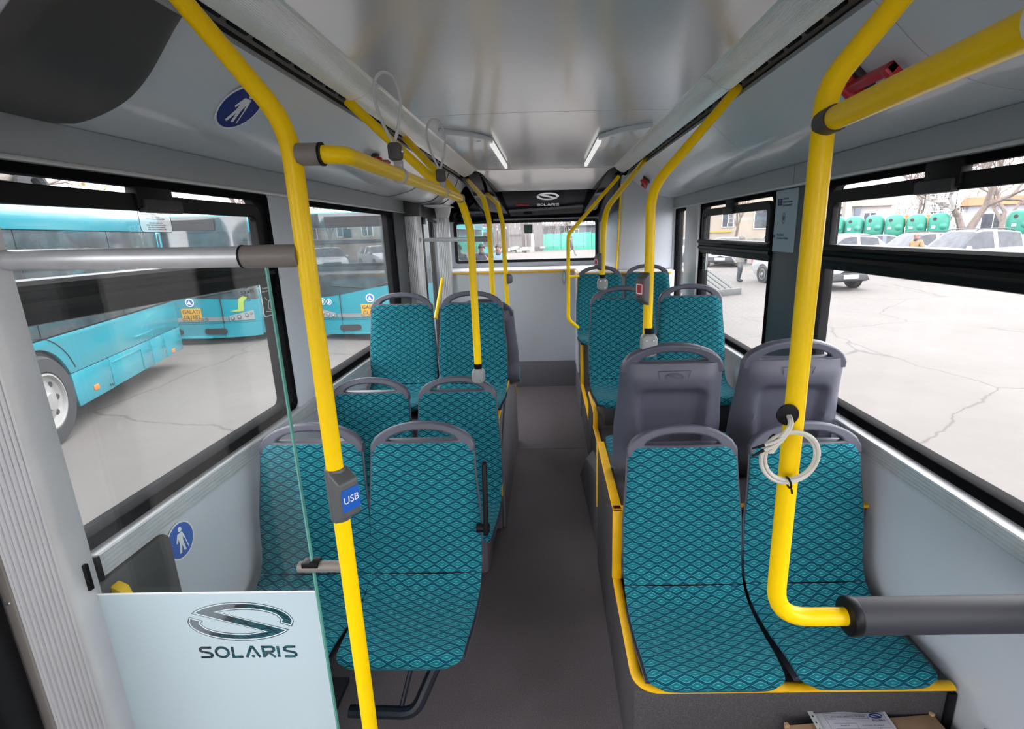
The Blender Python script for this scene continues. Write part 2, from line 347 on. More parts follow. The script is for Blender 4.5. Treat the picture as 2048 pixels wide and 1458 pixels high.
# window openings along each side: (y0, y1)
ZB, ZT = .945, 1.888
OPEN = {1: [(-4.0, -2.5), (-2.3, -.8), (-.6, .72), (.95, 2.35), (2.835, 4.19), (4.56, 4.99)], -1: [(-2.3, -.7), (.98, 2.272), (2.585, 4.10)]}
DOORS = {1: [], -1: [(-4.0, -2.7), (-.36, .955), (4.47, 5.62)]}
PILMAT = {(1, 2.35): 'slate', (1, .72): 'slate', (-1, 2.272): 'panel', (1, 4.19): 'alupaint', (-1, 4.10): 'slate'}
for s, nm in ((-1, 'wall_left'), (1, 'wall_right')):
    wr = tag(empty(nm), kind='structure')
    yend = 5.02 if s > 0 else 5.95
    xi, xo = s*1.18, s*1.27
    ivs = sorted(OPEN[s]+DOORS[s])
    # lower panels, interrupted by doors
    cuts = [Y0]
    for d0, d1 in DOORS[s]: cuts += [d0, d1]
    cuts.append(yend)
    for a, c in zip(cuts[::2], cuts[1::2]):
        if c-a < .05: continue
        MB().box(min(xi, xo), max(xi, xo), a, c, -.12, .865).build('lower_panel', MT['panel'], wr, smooth=False)
        # ribbed aluminium sill rail
        prof = [(1.184, .858)]
        for k in range(5):
            z = .862+.0125*k; prof += [(1.172, z), (1.172, z+.0085), (1.175, z+.0092), (1.175, z+.0118)]
        prof += [(1.168, .925), (1.170, .931), (1.178, .934), (1.225, .944), (1.225, .858)]
        MB().extrude_profile([(s*x, z) for x, z in prof], a, c, closed=True).build('sill_rail', MT['alu'], wr, ang=20)
    # pillars and header
    edges = [Y0]+[y for iv in ivs for y in iv]+[yend]
    for a, c in zip(edges[::2], edges[1::2]):
        if c-a < .02: continue
        m_ = MT[PILMAT.get((s, round(a, 3)), 'panel')]
        xp = s*(1.206 if m_ is MT['slate'] and s > 0 else 1.183)
        MB().box(min(xp, xo), max(xp, xo), a, c, .93, 1.91).build('pillar', m_, wr, bevel=.006)
    MB().box(min(s*1.187, xo), max(s*1.187, xo), Y0, yend, 1.888, 2.42).build('header_panel', MT['fascia'], wr, smooth=False)
    for ya_, yb_ in (((Y0, 2.6), (2.605, 5.0)) if s > 0 else ((Y0, 5.3),)):
        MB().box(min(s*1.180, s*1.19), max(s*1.180, s*1.19), ya_, yb_, 1.893, 1.984).build('fascia_strip', MT['fascia'], wr, bevel=.003)
    MB().box(min(s*1.170, s*1.20), max(s*1.170, s*1.20), Y0, yend-.03, 1.884, 1.896).build('window_head_trim', MT['alupaint'], wr, bevel=.003)
# rear wall
rw = tag(empty('wall_rear'), kind='structure')
b = MB(); b.box(-1.27, -1.04, 5.95, 6.03, 0, 2.42); b.box(.56, 1.27, 5.95, 6.03, 0, 2.42); b.box(-1.04, .56, 5.95, 6.03, 0, 1.39); b.box(-1.04, .56, 5.95, 6.03, 1.84, 2.42); b.build('rear_panel', MT['panel'], rw, smooth=False)
MB().box(-1.06, .28, 5.37, 5.39, .36, 1.31).build('engine_cover_panel', MT['panel'], rw, bevel=.003)
MB().box(-1.06, .30, 5.355, 5.39, .06, .36).build('kick_panel', MT['kick'], rw, bevel=.003)
MB().box(.27, .29, 4.86, 5.39, .36, 1.31).build('engine_side_panel', MT['panel'], rw, bevel=.003)
MB().box(.275, .30, 4.52, 5.39, .0, .36).build('kick_panel', MT['kick'], rw, bevel=.003)
MB().box(.27, 1.18, 4.86, 4.88, .74, 1.31).build('engine_cover_panel', MT['panel'], rw, bevel=.003)
b = MB(); b.box(-1.10, .285, 5.37, 5.95, 1.31, 1.335); b.box(.285, 1.18, 4.86, 5.95, 1.31, 1.335); b.build('parcel_shelf', MT['shelf'], rw, bevel=.004)
for q in ((-1.10, .285, 5.352, 5.372, 1.305, 1.325), (.268, .29, 4.845, 5.372, 1.305, 1.325), (.268, 1.15, 4.842, 4.862, 1.305, 1.325)):
    MB().box(*q).build('shelf_edging', MT['trim'], rw, bevel=.003)
# corner tower at the rear right
tw = tag(empty('wall_tower'), kind='structure')
b = MB(); b.hexa([(.655, 5.0, 1.335), (1.20, 5.0, 1.335), (1.20, 5.94, 1.335), (.585, 5.94, 1.335)], [(.70, 5.0, 2.26), (1.20, 5.0, 2.26), (1.20, 5.94, 2.26), (.585, 5.94, 2.26)]); b.build('tower_panel', MT['panel'], tw, bevel=.03, seg=4)
MB().tube([(.652, 4.99, 1.335), (.668, 4.985, 1.70), (.690, 4.98, 2.12)], .009, 8).build('edge_moulding', MT['yellow'], tw)
b = MB(); b.hexa([(.612, 5.06, 1.86), (.652, 5.02, 1.90), (.60, 5.9, 1.80), (.57, 5.9, 1.80)], [(.63, 5.06, 2.26), (.68, 5.02, 2.26), (.60, 5.9, 2.26), (.57, 5.9, 2.26)]); b.build('dark_filler', MT['shell'], tw, bevel=.004)
# roof shell and front end
rf = tag(empty('roof'), kind='structure'); MB().box(-1.30, 1.30, Y0, 6.05, 2.42, 2.5).build('roof_skin', MT['white'], rf, smooth=False)
fw = tag(empty('wall_front'), kind='structure'); b = MB(); b.box(-1.27, 1.27, Y0-.06, Y0, -.12, .55); b.box(-1.27, 1.27, Y0-.06, Y0, 2.3, 2.42); b.build('front_panel', MT['panel'], fw, smooth=False)
# ---------------------------------------------------------------- ceiling
ce = tag(empty('ceiling'), kind='structure')
CX = {1: .61, -1: .635}
for a, c in ((Y0, 2.737), (2.743, 4.95)):
    b = MB(); P = []
    for i in range(13):
        x = -CX[-1] + (CX[-1]+CX[1])*i/12; t = (x/.62)**2
        P.append((x, 2.275-.006*t))
    prof = P+[(CX[1], 2.30), (-CX[-1], 2.30)]
    b.extrude_profile(prof, a, c, closed=True); n = len(prof); b.f += [tuple(range(n)), tuple(range(n, 2*n))]; b.m += [0, 0]
    b.build('ceiling_sheet', MT['ceil'], ce, ang=20)
MB().box(-.64, .62, 2.735, 2.745, 2.279, 2.29).build('seam_backing', MT['dkgrey'], ce, smooth=False)
b = MB(); b.hexa([(-.66, 4.955, 2.262), (.64, 4.955, 2.262), (.62, 5.56, 2.125), (-.64, 5.56, 2.125)], [(-.66, 4.955, 2.30), (.64, 4.955, 2.30), (.62, 5.56, 2.16), (-.64, 5.56, 2.16)]); b.build('sloped_end_sheet', MT['ceil'], ce, smooth=False)
COVE = [(.745, 2.190), (.775, 2.166), (.80, 2.145), (.83, 2.118), (.86, 2.092), (.89, 2.070), (.925, 2.048), (.965, 2.030), (1.01, 2.016), (1.06, 2.004), (1.11, 1.996), (1.15, 1.991), (1.186, 1.986)]
def cove(s):
    return [(s*(x + (.052*(1.186-x)/.441 if s < 0 else 0)), z) for x, z in COVE]
def covept(s, t, off=0):     # point and outward (to the room) normal on the cove, t in 0..1
    c = cove(s); f = t*(len(c)-1); i = min(int(f), len(c)-2); u = f-i
    p = Vector((c[i][0]*(1-u)+c[i+1][0]*u, c[i][1]*(1-u)+c[i+1][1]*u)); d = Vector((c[i+1][0]-c[i][0], c[i+1][1]-c[i][1])).normalized()
    nn = Vector((-d.y, d.x)); nn = nn if nn.y < 0 else -nn
    return p+nn*off, nn
for s, segs in ((1, [(Y0, 1.328), (1.332, 2.578), (2.582, 3.93), (3.934, 5.02)]), (-1, [(Y0, .40), (.404, 3.26), (3.264, 5.3)])):
    c = cove(s); back = [(x+s*.012, z+.022) for x, z in c][::-1]
    for a, d in segs:
        b = MB(); b.extrude_profile(c+back, a, d, closed=True); n = len(c)*2; b.f += [tuple(range(n)), tuple(range(n, 2*n))]; b.m += [0, 0]
        b.build('cove_panel', MT['cove'], ce, ang=30)
    b = MB(); bk = [(x+s*.03, z+.05) for x, z in c]; b.extrude_profile(bk, Y0, 5.35); b.build('cove_backing', MT['cover'], ce)
    # air slot between lamp cover and cove
    x0 = CX[s]; k = 1 if s > 0 else -1
    dx = 0 if s > 0 else .03
    sl = (x0+.10+dx*.6, 2.212)
    b = MB(); b.extrude_profile([(k*(sl[0]-.02), 2.26), (k*(sl[0]+.012), 2.245), (k*(sl[0]+.055), 2.225), (k*(sl[0]+.075), 2.24)], Y0, 5.2); b.build('air_slot_channel', MT['taupe'], ce)
    me = None; y = -.4
    while y < 4.9:
        if me is None:
            q = MB(); q.hexa([(k*(sl[0]+.008), -.045, 2.2405), (k*(sl[0]+.040), -.045, 2.2255), (k*(sl[0]+.040), .045, 2.2255), (k*(sl[0]+.008), .045, 2.2405)], [(k*(sl[0]+.008), -.045, 2.252), (k*(sl[0]+.040), -.045, 2.237), (k*(sl[0]+.040), .045, 2.237), (k*(sl[0]+.008), .045, 2.252)])
            me = q.mesh('vent_slot', MT['black'], bevel=.004)
        o = link('vent_slot', me, ce); o.location.y = y; y += .118
    # ribbed lamp cover
    NR = 22; xa, za = x0+.012, 2.266; xb, zb = sl
    prof = [(x0-.012, 2.272), (x0+.002, 2.270)]
    d = Vector((xb-xa, zb-za)); nn = Vector((d.y, -d.x)).normalized(); nn = nn if nn.y < 0 else -nn
    for r_ in range(NR):
        for u, h in ((0.0, 0), (.5, .0016)):
            t = (r_+u)/NR; p = Vector((xa, za))+d*t+nn*(h+.010*math.sin(math.pi*t)); prof.append((p.x, p.y))
    prof += [(xb, zb), (xb+.004, zb+.004), (xa+.02, za+.03)]
    for ya, yb in ((Y0, 2.16), (2.166, 4.95)):
        b = MB(); pf = [(k*x, z) for x, z in prof]; b.extrude_profile(pf, ya, yb, closed=True); n = len(pf); b.f += [tuple(range(n)), tuple(range(n, 2*n))]; b.m += [0, 0]
        b.build('lamp_cover', MT['ribbed'], ce, ang=50)
    MB().tube([(k*(x0-.004), 2.162, 2.264), (k*(x0+.015), 2.162, 2.252), (k*(xb), 2.162, zb-.004)], .0025, 6).build('cover_joint', MT['alu'], ce)
    # dark glossy end pieces running to the rear window
    b = MB(); b.hexa([(k*(x0-.02), 4.955, 2.27), (k*(xb+.03), 4.955, 2.205), (k*(xb-.10), 5.93, 1.86), (k*(x0-.24), 5.93, 1.86)], [(k*(x0-.02), 4.955, 2.32), (k*(xb+.06), 4.955, 2.30), (k*(xb+.03), 5.93, 1.98), (k*(x0-.24), 5.93, 1.98)]); b.build('end_fairing', MT['gloss'], ce, bevel=.012, seg=3)
# hatch covers with a white lens along the inner edge
for k, ln in ((-1, 1), (1, 1)):
    h = tag(empty('ceiling_hatch'), 'grey ceiling hatch cover with white lens, ' + ('by the hand loops' if k < 0 else 'opposite the hand loops'), 'ceiling hatch')
    o1 = [(.585, 3.02), (.42, 3.16), (.325, 3.34), (.325, 4.62), (.585, 4.70)]
    b = MB(); b.prism([(k*x, y) for x, y in o1], 'z', 2.243, 2.272); b.build('cover_plate', MT['cove'], h, bevel=.008, seg=3)
    MB().box(min(k*.322, k*.345), max(k*.322, k*.345), 3.40, 4.56, 2.228, 2.262).build('lamp_lens', MT['lens'], h, bevel=.005)
    for y in (3.3, 3.8, 4.3): MB().lathe([(.012, 0), (.009, -.004)], (k*.40, y, 2.243), n=10).build('screw_cap', MT['cove'], h)
# black gloss fascia over the rear window
bf = tag(empty('rear_fascia'), 'black gloss fascia with silver oval emblem above rear window', 'fascia')
b = MB(); b.hexa([(-.60, 5.56, 2.125), (.58, 5.56, 2.125), (.56, 5.93, 1.86), (-1.06, 5.93, 1.86)], [(-.60, 5.60, 2.16), (.58, 5.60, 2.16), (.56, 5.95, 1.90), (-1.06, 5.95, 1.90)]); b.box(-1.18, -.60, 5.90, 5.95, 1.84, 2.3); b.build('fascia_panel', MT['gloss'], bf, bevel=.004)
ydir = Vector((0, -.37, .265)).normalized(); nrm = Vector((1, 0, 0)).cross(ydir)
def onf(x, t): return Vector((x, 5.56+.37*t, 2.125-.265*t)) + nrm*.002
M = frame(onf(.012, .20), (1, 0, 0), ydir)
flat('emblem', curve_mesh([[(x*.118, y*.150) for x, y in emblem()]], .001), MT['steel'], M, bf)
flat('lettering', curve_mesh(letters('SOLARIS', .034, .030, .008, .0065), .0008), MT['steel'], frame(onf(.012, .49), (1, 0, 0), ydir), bf)
MB().box(-.33, -.19, 5.725, 5.74, 1.99, 2.005).build('red_brake_lamp', MT['red'], bf, bevel=.003)
# door mechanism cover on the left rear cove
dm = thing('door_mechanism_cover', 'light grey rounded door mechanism cover with dark seams above rear doorway', 'cover')
P = []
for i in range(17):
    y = 3.95+1.45*i/16; bul = max(0, min(1, (y-3.95)/.35, (5.40-y)/.22)); bul = math.sin(bul*math.pi/2); row = []
    for j in range(15):
        t = j/14; p, nn = covept(-1, t); q = p+nn*(.004+.06*bul*math.sin(math.pi*min(1, t*1.05)))
        row.append((q.x, y, q.y))
    P.append(row)
b = MB(); b.grid(P, 17, 15); b.build('cover_shell', MT['cove'], dm, ang=60)
for i in (5, 10):
    MB().tube([Vector(q)+Vector((.0, 0, -.001)) for q in P[i]], .005, 6).build('seam', MT['dkgrey'], dm)
b = MB(); pts = []
for j in range(4, 10):
    pts.append(P[4][j])
MB().box(-1.05, -.86, 4.55, 4.95, 1.945, 1.955).build('access_flap', MT['cove'], dm, bevel=.003)
# charcoal housing on the left cove
hs = thing('door_drive_housing', 'charcoal curved housing wrapped over left cove above glass partition', 'housing')
P = []; Q = []
for i in range(15):
    v_ = i/14; e = min(1, v_/.10, (1-v_)/.10); e = math.sin(max(0, e)*math.pi/2); row = []
    for j in range(25):
        t = .95*j/24; p, nn = covept(-1, t); q = p+nn*(.002+.020*e*min(1, (1-t)/.2+.1))
        ys = .97+(.31+.06*t)*v_
        row.append((q.x, ys, q.y))
    P.append(row)
b = MB(); b.grid(P, 15, 25); b.build('housing_shell', MT['cover'], hs, ang=60)
# ---------------------------------------------------------------- windows
wno = [0]
def window(s, y0, y1, hopper=True, label_text=True, mark=True):
    wno[0] += 1; r = tag(empty('window_%d' % wno[0]), kind='structure')
    xg = s*1.232; D = lambda a, b_: (min(a, b_), max(a, b_))
    M = frame((s*(1.211 if s < 0 else 1.2165), (y0+y1)/2, (ZB+ZT)/2), (0, -s, 0), (0, 0, 1)); W, H = y1-y0, ZT-ZB
    flat('gasket', curve_mesh([rrect(W+.01, H+.01, .04), rrect(W-.05, H-.05, .035)], .020 if s < 0 else .012, .003), MT['gasket'], M, r)
    flat('outer_gasket', curve_mesh([rrect(W+.01, H+.01, .04), rrect(W-.03, H-.03, .035)], .018, .002), MT['gasket'], frame((s*1.256, (y0+y1)/2, (ZB+ZT)/2), (0, -s, 0), (0, 0, 1)), r)
    MB().box(*D(xg-.003, xg+.003), y0+.005, y1-.005, ZB+.005, ZT-.005).build('pane', MT['glass'], r, smooth=False)
    if hopper:
        za, zb = 1.545, 1.838; yc = (y0+y1)/2
        Mh = frame((s*1.213, yc, (za+zb)/2), (0, -s, 0), (0, 0, 1)); wh, hh = W-.10, zb-za
        flat('hopper_frame', curve_mesh([rrect(wh, hh, .05), rrect(wh-.075, hh-.085, .025, cy=-.0)], .010, .003), MT['black'], Mh, r)
        hb = MB(); hb.box(*D(s*1.190, s*1.226), yc-.075, yc+.075, 1.80, 1.885); hb.build('hopper_hinge', MT['black'], r, bevel=.006)
        hb = MB(); hb.box(*D(s*1.180, s*1.21), yc-.06, yc+.10, 1.788, 1.828); hb.build('hopper_catch', MT['dkgrey'], r, bevel=.005)
        hb = MB(); pf = [(1.226, 1.625), (1.196, 1.622), (1.184, 1.612), (1.182, 1.600), (1.194, 1.592), (1.198, 1.580), (1.190, 1.572), (1.188, 1.558), (1.200, 1.546), (1.205, 1.520), (1.226, 1.515)]
        hb.extrude_profile([(s*x, z) for x, z in pf], y0+.01, y1-.01, closed=True); n = len(pf); hb.f += [tuple(range(n)), tuple(range(n, 2*n))]; hb.m += [0, 0]
        hb.build('cross_rail', MT['black'], r, ang=25)
        if label_text:
            ML = frame((s*1.222, yc+.02 if s < 0 else yc+.03, 1.765), (0, -s, 0), (0, 0, 1))
            st = flat('notice_label', curve_mesh([rrect(.135, .068, .012)], .0003), MT['sticker'], ML, r)
            flat('label_border', curve_mesh([rrect(.135, .068, .012), rrect(.132, .065, .011)], .0004), MT['ink'], ML @ Matrix.Translation((0, 0, .0006)), st)
            flat('label_print', text_mesh('NU BLOCATI GEAMUL\nDESCHIDETI NUMAI IN CAZ DE NEVOIE\nTINETI INCHIS\nNU VA APLECATI IN AFARA\n\nDO NOT LEAN OUT\nKEEP THE WINDOW CLOSED\nUSE ONLY WHEN NEEDED\nAIR CONDITIONING IS ON', .0062, .0002), MT['ink'], ML @ Matrix.Translation((0, 0, .0006)), st)
    return r
W_ = {}
for s in (1, -1):
    for (a, c) in OPEN[s]:
        big = c-a > 1.0
        W_[(s, a)] = window(s, a, c, hopper=big and not (s < 0 and a > 2.5), label_text=(a > .9))
# marks printed or stuck on the panes
r = W_[(-1, .98)]
Mg = frame((-1.226, 2.078, 1.532), (0, 1, 0), (0, 0, 1))
flat('pane_emblem', curve_mesh([[(x*.052, y*.052) for x, y in emblem()]], .0003), MT['ink'], Mg, r)
flat('pane_lettering', curve_mesh(letters('SOLARIS', .012, .012, .003, .0026), .0003), MT['ink'], Mg @ Matrix.Translation((0, -.034, 0)), r)
flat('pane_lettering', text_mesh('E2\nT24', .016, .0003), MT['ink'], Mg @ Matrix.Translation((0, -.060, 0)), r)
def exit_sign(s, y, z, root):
    Ms = frame((s*1.227, y, z), (0, -s, 0), (0, 0, 1))
    a = flat('exit_sign', curve_mesh([rrect(.105, .150, .012)], .0006), MT['signw'], Ms, root)
    flat('sign_field', curve_mesh([rrect(.097, .142, .010)], .0004), MT['green'], Ms @ Matrix.Translation((0, 0, .001)), a)
    flat('sign_lettering', text_mesh('Emergency exit\nIesire de urgenta', .0128, .0003), MT['signw'], Ms @ Matrix.Translation((0, .040, .0016)), a)
    pic = [rrect(.012, .012, .005, cx=.022, cy=.006)] + strip([(.018, -.004), (-.004, -.012), (-.012, -.040), (.006, -.052)], .006) + strip([(.016, -.004), (.030, -.022)], .004) + strip([(-.012, -.040), (.022, -.058)], .004) + strip([(-.028, .008), (-.014, -.006)], .003) + strip([(-.034, -.052), (.036, -.062)], .003)
    for p_ in pic: flat('pictogram', curve_mesh([p_], .0003), MT['signw'], Ms @ Matrix.Translation((0, 0, .0016)), a)
exit_sign(-1, 2.228, 1.452, r); exit_sign(1, 4.122, 1.46, W_[(1, 2.835)])
flat('pane_emblem', curve_mesh([[(x*.020, y*.026) for x, y in emblem()]], .0003), MT['ink'], frame((1.226, 2.29, 1.66), (0, -1, 0), (0, 0, 1)), W_[(1, .95)])
# rear window
wno[0] += 1; r = tag(empty('window_%d' % wno[0]), kind='structure')
M = frame((-.24, 5.94, 1.615), (1, 0, 0), (0, 0, 1))
flat('gasket', curve_mesh([rrect(1.62, .455, .03), rrect(1.56, .405, .025)], .012, .003), MT['black'], M, r)
MB().box(-1.04, .56, 5.956, 5.962, 1.39, 1.84).build('pane', MT['glass'], r, smooth=False)
a = flat('exit_sign', curve_mesh([rrect(.10, .10, .012)], .0006), MT['signw'], frame((-.213, 5.92, 1.748), (1, 0, 0), (0, 0, 1)), r)
flat('sign_field', curve_mesh([rrect(.09, .09, .010)], .0006), MT['green'], frame((-.213, 5.918, 1.748), (1, 0, 0), (0, 0, 1)), a)
flat('pane_emblem', curve_mesh([[(x*.016, y*.02) for x, y in emblem()]], .0003), MT['ink'], frame((-.985, 5.93, 1.44), (1, 0, 0), (0, 0, 1)), r)
wno[0] += 1; r = tag(empty('window_%d' % wno[0]), kind='structure'); MB().box(-1.2, 1.2, Y0-.04, Y0-.03, .55, 2.3).build('pane', MT['glass'], r, smooth=False)
# ---------------------------------------------------------------- doors on the left
def door_leaf(root, y0, y1, x=-1.225):
    M = frame((x, (y0+y1)/2, 1.02), (0, 1, 0), (0, 0, 1)); W = y1-y0
    flat('leaf_frame', curve_mesh([rrect(W, 1.94, .03), rrect(W-.15, 1.72, .04)], .015, .004), MT['black'], M, root)
    MB().box(x-.003, x+.003, y0+.06, y1-.06, .14, 1.90).build('pane', MT['glass'], root, smooth=False)
d1 = tag(empty('door_1'), kind='structure'); door_leaf(d1, -.355, .265); door_leaf(d1, .275, .86)
MB().box(-1.30, -1.198, .86, .938, 0, 2.0).build('door_seal', MT['black'], d1, bevel=.01)
MB().box(-1.27, -1.165, -.36, .90, 1.96, 2.02).build('door_head', MT['black'], d1, bevel=.01)
d3 = tag(empty('door_3'), kind='structure'); door_leaf(d3, -3.99, -3.36); door_leaf(d3, -3.34, -2.71)
d2 = tag(empty('door_2'), kind='structure'); door_leaf(d2, 4.50, 5.05); door_leaf(d2, 5.06, 5.60)
MB().box(-1.27, -1.13, 4.48, 5.60, 1.87, 1.99).build('door_head', MT['black'], d2, bevel=.01)
MB().box(-1.16, -1.08, 4.62, 4.72, 1.80, 1.86).build('door_arm', MT['black'], d2, bevel=.006)
MB().tube([(-1.12, 5.0, 1.845), (-1.12, 5.36, 1.83)], .012, 8).build('door_arm', MT['dkgrey'], d2)
MB().tube([(-1.06, 4.72, .95), (-1.02, 4.98, 1.30)], .017, 12).build('grab_handle', MT['yellow'], d2)
MB().box(-1.24, -1.19, 5.02, 5.09, .1, 1.9).build('leaf_post', MT['black'], d2, bevel=.004)
# ---------------------------------------------------------------- aluminium columns
def column(name, label, x0, x1, y0, y1, z0, z1, ribs, mtl='alupaint'):
    t = thing(name, label, 'column')
    rr = min(.05, (y1-y0)*.45)
    pf = [(x0, y0)]
    n = 10
    for k in range(ribs):       # ribbed face towards the aisle-front
        u0 = x0+(x1-rr-x0)*k/ribs; u1 = x0+(x1-rr-x0)*(k+.65)/ribs; u2 = x0+(x1-rr-x0)*(k+.8)/ribs
        pf += [(u0, y0-.006), (u1, y0-.006), (u2, y0)]
    for k in range(n+1):
        a = R(-90+90*k/n); pf.append((x1-rr+rr*math.cos(a), y0+rr+rr*math.sin(a)))
    pf += [(x1, y1), (x0, y1)]
    MB().prism(pf, 'z', z0, z1).build('column_body', MT[mtl], t, ang=25)
    return t
c1 = thing('door_column', 'ribbed satin aluminium door column beside the glass partition', 'column')
pf = [(-1.215, 1.085), (-1.215, .940), (-1.176, .940)]
a_, c_ = Vector((-1.174, .943)), Vector((-1.139, 1.015)); d_ = c_-a_; n_ = Vector((d_.y, -d_.x)).normalized()
for k in range(9):
    for u, h in ((.0, 0), (.12, .0035), (.62, .0035), (.74, 0)): q = a_+d_*((k+u)/9)+n_*h; pf.append((q.x, q.y))
pf += [(-1.137, 1.02), (-1.133, 1.035), (-1.132, 1.085)]
MB().prism(pf, 'z', 0, 1.99).build('column_body', MT['alupaint'], c1, ang=25)
MB().box(-1.196, -1.176, .934, .941, 0, 1.98).build('edge_strip', MT['taupe'], c1, bevel=.002)
for z in (.55, .95, 1.4): MB().lathe([(.005, 0), (.004, .003)], (-1.186, .934, z), (0, -1, 0), 10).build('rivet', MT['steel'], c1)
b = MB(); b.box(-1.165, -1.145, 1.055, 1.098, .885, .955); b.box(-1.165, -1.125, 1.055, 1.066, .885, .955); b.box(-1.165, -1.125, 1.088, 1.098, .885, .955); b.build('pane_clip', MT['black'], c1, bevel=.002)
c2 = column('door_column', 'brushed aluminium column in front of the rear doorway', -1.18, -1.062, 4.40, 4.47, 0, 1.86, 6, 'alu')
MB().box(-1.19, -1.055, 4.39, 4.48, 1.86, 1.99).build('cap_block', MT['cover'], c2, bevel=.006)
c3 = column('door_column', 'brushed aluminium column between rear doorway and parcel shelf', -1.10, -.985, 5.28, 5.345, 0, 1.87, 5, 'alu')
MB().hexa([(-1.10, 5.28, 1.87), (-.985, 5.28, 1.87), (-.985, 5.345, 1.87), (-1.10, 5.345, 1.87)], [(-1.12, 5.28, 1.985), (-.95, 5.28, 1.985), (-.95, 5.345, 1.985), (-1.12, 5.345, 1.985)]).build('cap_block', MT['white'], c3, bevel=.006)
# ---------------------------------------------------------------- podiums with yellow edging
def podium(label, parts, trims, nm='podium'):
    t = thing(nm, label, 'podium')
    for p in parts: MB().box(*p[:6]).build(p[6], MT[p[7]], t, bevel=p[8] if len(p) > 8 else .006)
    for p in trims:
        if isinstance(p[0], (int, float)): MB().box(*p).build('edging', MT['trim'], t, bevel=.005)
        else: MB().tube(fillet(p, .05), .008, 8).build('edging', MT['trim'], t)
    return t
p1 = podium('grey vinyl seat podium with yellow edging nearest the cardboard box', [(.228, 1.178, 1.235, 1.735, .0, .375, 'podium_box', 'podium', .012), (1.150, 1.176, 1.226, 1.26, .0, .36, 'end_strip', 'black', .003)], [])
b = MB(); pts = fillet([(.243, 1.733, .379), (.243, 1.240, .379), (1.165, 1.240, .379)], .07, 8)
b.tube(pts, .009, 10, flat=1.9); b.build('edging', MT['trim'], p1)
p2 = podium('tall grey wheel arch podium under the backward facing seats', [(.228, 1.178, 1.738, 2.375, .0, .680, 'podium_box', 'podium', .008)], [(.224, .262, 1.728, 1.742, .385, .690), (.224, .260, 1.732, 2.375, .676, .690), (.224, 1.178, 1.728, 1.760, .676, .690), (.222, .240, 2.365, 2.381, .33, .68)])
p3 = podium('grey footwell podium between the facing seats', [(.272, 1.178, 2.385, 3.02, .0, .50, 'podium_box', 'podium'), (.268, 1.178, 3.02, 3.50, .0, .60, 'seat_riser', 'podium')], [(.262, .292, 2.385, 3.06, .498, .511), (.262, .292, 3.012, 3.026, .50, .61), (.262, .290, 3.02, 3.45, .598, .611)])
b = MB(); b.hexa([(.24, 2.40, 0), (.275, 2.40, 0), (.275, 3.48, 0), (.20, 3.40, 0)], [(.262, 2.42, .44), (.275, 2.42, .44), (.275, 3.1, .33), (.215, 3.02, .30)]); b.build('wheel_arch_skirt', MT['kick'], p3, bevel=.01, seg=3)
p4 = podium('grey podium step under the rearmost seats with yellow edging', [(.285, 1.178, 3.50, 4.50, .0, .34, 'footwell_step', 'podium'), (.285, 1.178, 4.50, 4.86, .0, .735, 'podium_box', 'podium')], [(.275, .305, 3.50, 4.50, .335, .350), (.275, .303, 4.49, 4.505, .35, .74), (.275, .303, 4.50, 4.85, .73, .745), (.285, 1.17, 4.49, 4.51, .73, .745), (.268, .292, 4.838, 4.858, .745, 1.31)])
p5 = podium('dark grey rounded pedestal beneath the middle left seats', [(-1.178, -.330, 2.28, 2.695, .0, .37, 'podium_box', 'kick', .03)], [])
p6 = podium('tall dark podium with yellow edging beneath the raised left seats', [(-1.178, -.300, 2.70, 4.05, .0, .69, 'podium_box', 'kick', .012)], [(-.322, -.290, 2.690, 2.704, .22, .69), (-.320, -.293, 2.70, 3.40, .688, .700), (-.316, -.292, 4.02, 4.055, .42, .56)])
b = MB(); b.prism([(2.72, 0), (2.76, .45), (3.10, .68), (3.45, .735), (3.85, .55), (4.05, .40), (4.05, 0)], 'x', -.300, -.282); b.build('side_skirt', MT['kick'], p6, bevel=.008)
b = MB(); b.tube([(-.292, 3.20, .702), (-.284, 3.46, .738), (-.281, 3.62, .66), (-.281, 3.86, .555), (-.281, 4.05, .41)], .006, 6); b.build('edging', MT['trim'], p6)
# ---------------------------------------------------------------- seats
def cat(pts, n):   # Catmull-Rom resample of control tuples
    out = []; m = len(pts)
    for i in range(n):
        t = i*(m-1)/(n-1); k = min(int(t), m-2); u = t-k
        p0, p1_, p2_, p3_ = (pts[max(k-1, 0)], pts[k], pts[k+1], pts[min(k+2, m-1)])
        out.append(tuple(.5*(2*b_+(c-a)*u+(2*a-5*b_+4*c-d)*u*u+(-a+3*b_-3*c+d)*u**3) for a, b_, c, d in zip(p0, p1_, p2_, p3_)))
    return out
